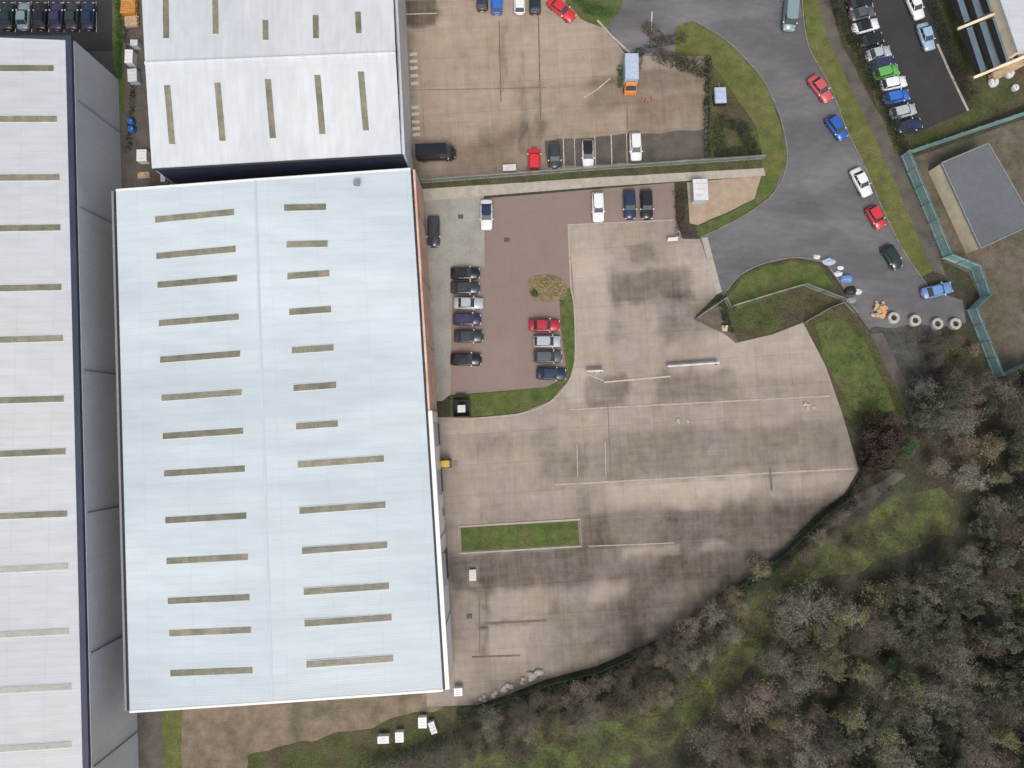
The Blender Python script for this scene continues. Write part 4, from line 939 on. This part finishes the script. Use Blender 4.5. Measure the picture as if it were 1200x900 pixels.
def cabin(px, py, dx, dy, h, rz, m, label, name='storage_box', cat='storage box'):
    e = thing(name, px, py, label, cat, rz, z=h)
    mb = MB(); mb.box((0,0,h/2),(dx,dy,h)); mb.build('body', m, e); mb = MB(); mb.box((0,0,h+.04),(dx+.1,dy+.1,.08),top=.96); lid = mb.build('lid', M['white'] if m != M['white'] else M['trimw'], e)
    mb = MB(); mb.box((0,0,h+.1),(dx*.7,.06,.05)); mb.box((0,dy*.28,h+.1),(dx*.7,.06,.05)); mb.box((0,-dy*.28,h+.1),(dx*.7,.06,.05)); mb.build('rib', M['palebl'], lid); return e
cabin(821,222,2.1,3.1,1.6,2,M['palebl'],'pale storage container on the gravel pad beside the brown hedge','container','container')
cabin(166,182,1.4,1.7,1.2,2,M['white'],'white box in the alley at the lower left corner of the top warehouse')
cabin(191,208,.6,1.2,1.0,2,M['palebl'],'small pale box in the gap between two warehouses')
cabin(157,50,1.0,.8,1.2,0,M['palebl'],'pale box topmost in the alley left of the top warehouse')
cabin(151,66,1.1,2.0,1.3,0,M['white'],'white crate in the alley below the pale box')
cabin(155,88,1.3,1.9,1.1,5,M['palebl'],'pale blue crate in the alley below the white crate')
cabin(537,811,1.1,1.0,1.0,3,M['white'],'white cube box at the lower right corner of the big warehouse')
cabin(449,867,1.5,.9,1.0,2,M['white'],'white wide box, left of the three by the dark brambles')
cabin(468,864,1.1,1.3,1.0,2,M['white'],'white box, middle of the three by the dark brambles')
cabin(495,847,1.1,1.4,1.0,2,M['white'],'white box, right of the three by the dark brambles')
cabin(507,853,.8,1.6,.9,20,M['palebl'],'pale blue box just right of the white boxes by the brambles')
cabin(554,674,.9,1.5,.5,2,M['stone'],'low pale stone chest in the dark patch below the rectangular lawn')
cabin(597,196.5,1.9,.9,.7,4,paint('red', COL['red']),'dark red box beside the long grey fence') 
for x, y, lb in ((156,145,'blue drum in the alley, upper of two'),(157,154,'blue drum in the alley, lower of two')):
    e = thing('drum', x, y, lb, 'drum'); mb = MB(); mb.lathe((0,0,0),[(0,.98),(.4,.98),(.45,.93),(.45,.5),(.47,.48),(.45,.46),(.45,0)],16); mb.build('barrel', M['blue'], e); mb = MB(); mb.lathe((.2,0,.98),[(0,.05),(.06,.05),(.06,0)],8); mb.build('cap', M['white'], e)
def stack(px, py, dx, dy, h, rz, m, label, n=7, name='timber_stack', cat='timber'):
    e = thing(name, px, py, label, cat, rz); rr = random.Random(int(px)); lay = int(h/.16)
    mb = MB()
    for k in range(lay):
        for i in range(n):
            y = -dy/2+dy*(i+.5)/n; mb.box((rr.uniform(-.12,.12), y, .18+k*.16), (dx*rr.uniform(.85,1), dy/n*.86, .13), rr.uniform(-.02,.02))
    mb.build('planks', m, e)
    for s in (-1,1): mb = MB(); mb.box((s*dx*.35,0,.06),(.12,dy,.11)); mb.build('bearer', M['wood'], e)
    return e
stack(154,10,2.3,2.6,.8,0,M['woodo'],'orange-brown timber stack in the alley at the top edge')
stack(156,27,2.0,1.6,.6,4,M['wood'],'yellow timber stack below the orange-brown one in the alley')
stack(170,206,1.8,.9,.4,4,M['wood'],'brown plank pile in the gap by the warehouse corner')
stack(1176,85,5.6,1.1,1.0,27,M['wood'],'long pile of tan timber beside the glazed canopy')
for x, y, s, lb in ((1162,98,.75,'white rubble bag at the left end of the tan timber pile'),(1181,88,.7,'white rubble bag below the middle of the tan timber pile'),(1188,104,.55,'small pale rubble bag lowest beneath the tan timber pile')):
    e = thing('rubble_bag', x, y, lb, 'bag', x); rr = random.Random(x); mb = MB(); mb.lathe((0,0,0),[(0,s*.9),(s*.4,s*1.0),(s*.85,s*.95),(s*1.0,s*.5),(s*.9,0)],10); mb.v = [(a+rr.uniform(-.05,.05), b+rr.uniform(-.05,.05), c) for a, b, c in mb.v]; mb.build('sack', M['white'], e)
    mb = MB(); mb.tube((-s*.5,0,s*.95),(s*.5,0,s*1.1),.03,.03,5); mb.build('strap', M['blue'], e)
for x, y, lb in ((1045,373,'concrete ring at the left end of the row across the road end'),(1070,376,'second concrete ring from the left across the road end'),(1096,380,'concrete ring third from the left, partly in weeds'),(1117,380,'concrete ring at the right end of the row by the teal fence')):
    e = thing('concrete_ring', x, y, lb, 'concrete ring', group='concrete rings closing the road end'); mb = MB(); mb.lathe((0,0,0),[(.42,.62),(.50,.68),(.78,.68),(.86,.6),(.86,0),(.42,0)],20,closed=True); r_ = mb.build('ring', M['rings'], e); mb = MB(); mb.lathe((0,0,0),[(0,.42),(.41,.38)],14); mb.build('soil_fill', M['soil'], e)
# little excavator-like dumped orange heap at the left of the rings
e = thing('sandbag_heap', 1031,364,'heap of tan and orange sandbags left of the concrete rings','sandbags'); rr = random.Random(5)
for i in range(22):
    mb = MB(); x, y = rr.uniform(-1.1,.9), rr.uniform(-1.2,1.2); z = .16+.2*(i//9); x *= 1-.3*(i//9); y *= 1-.3*(i//9); mb.lathe((0,0,0),[(0,.15),(.22,.12),(.3,0),(.22,-.12),(0,-.13)],8); mb.v = [(a*1.5, b, c) for a, b, c in mb.v]
    o = mb.build('sandbag', M['orange'] if i % 5 == 0 else M['wood'], e); o.location = (x, y, z); o.rotation_euler = (0, rr.uniform(-.1,.1), rr.uniform(0,3))
# fly-tipped things along the kerb of the corner
def sack(px, py, s, m, label, name='rubbish_bag'):
    e = thing(name, px, py, label, 'rubbish bag', group='rubbish dumped at the road corner'); rr = random.Random(int(px*3)); mb = MB(); mb.lathe((0,0,0),[(0,s*.62),(s*.35,s*.6),(s*.7,s*.5),(s*.98,s*.22),(s*.85,0)],11)
    u = rr.uniform(.6,.9); mb.v = [((a+rr.uniform(-.14,.14)*s)*1.15, (b+rr.uniform(-.14,.14)*s)*u, c+rr.uniform(-.08,.08)*s if c > .02 else 0) for a, b, c in mb.v]; mb.build('sack', m, e); mb = MB(); mb.tube((s*.5,0,s*.5),(s*.75,.05,s*.7),.03*s+.02,.07*s,5); mb.build('knot', m, e)
sack(957,301,.5,M['white'],'white rubbish bag on the kerb at the tip of the corner grass')
sack(971,307,.85,M['palebl'],'grey-blue rubbish bag next to the kerb tip')
sack(982,321,.6,M['white'],'white rubbish bag on the grass edge')
sack(985,314,.45,M['white'],'small pale rubbish bag just above the white one on the grass edge')
sack(992,327,.95,paint('midblue', COL['midblue']),'large blue rubbish bag in the middle of the dumped row')
sack(996,341,.85,M['black'],'black rubbish bag below the large blue one')
sack(1005,342,.6,M['white'],'white rubbish bag right of the black one')
sack(997,352,.7,M['galv'],'grey rubbish bag at the lower end of the dumped row')
# stones and debris
def stones(name, pts, label, m, seed):
    e = thing(name, pts[0][0], pts[0][1], label, 'rubble'); rr = random.Random(seed); b = P(*pts[0])
    for x, y, s in pts:
        for k in range(3):
            q = P(x+rr.uniform(-3,3), y+rr.uniform(-3,3))-b; mb = MB(); mb.lathe((0,0,0),[(0,s*.55),(s*.45,s*.5),(s*.6,s*.2),(s*.5,-.02)],7)
            mb.v = [(a*(1+.3*math.sin(k+x))+rr.uniform(-.07,.07), b_+rr.uniform(-.07,.07), c+rr.uniform(-.03,.03)) for a, b_, c in mb.v]; o = mb.build('stone', m, e); o.location = (q.x, q.y, 0); o.rotation_euler = (0,0,rr.uniform(0,6))
stones('stone_pile', [(613,795,.6),(619,791,.8),(625,789,.8),(632,786,.8)], 'pale heap of stones on the lower yard edge near the fence', M['stone'], 1)
stones('stone_pile', [(566,816,.5),(578,812,.6),(590,806,.6),(598,803,.6)], 'grey scattered stones along the yard edge below the warehouse corner', M['rings'], 2)
stones('debris', [(796,494,.5),(803,492,.3)], 'small pale debris in the middle of the big yard', M['stone'], 3)
stones('debris', [(943,476,.5),(951,478,.4)], 'small pale debris near the right edge of the big yard', M['stone'], 4)
for x, y, lb in ((540,232+22,'dark drain cover on the grey apron near the white car'),(594,281,'dark drain cover on the mauve paving'),(550,722,'dark drain cover in the lower yard beside the warehouse')):
    e = thing('drain_cover', x, y, lb, 'drain cover', 3); mb = MB(); mb.box((0,0,.07),(.75,.6,.03)); mb.build('plate', M['plate'], e); mb = MB(); [mb.box((0,-.2+i*.1,.09),(.6,.03,.01)) for i in range(5)]; mb.build('grille', M['grey'], e)
# orange barrier boards by the truck and red thing
for x, y, c, lb in ((764,116,'orange','orange road cone lying right of the truck'),(757,119,'orange','orange road cone below the truck')):
    e = thing('traffic_cone', x, y, lb, 'cone'); mb = MB(); mb.lathe((0,0,.03),[(.03,.7),(.07,.68),(.17,.02),(.17,0)],12); mb.build('cone', M[c], e); mb = MB(); mb.box((0,0,.02),(.45,.45,.04)); mb.build('base', M['plate'], e)
print('objects', len(bpy.data.objects))
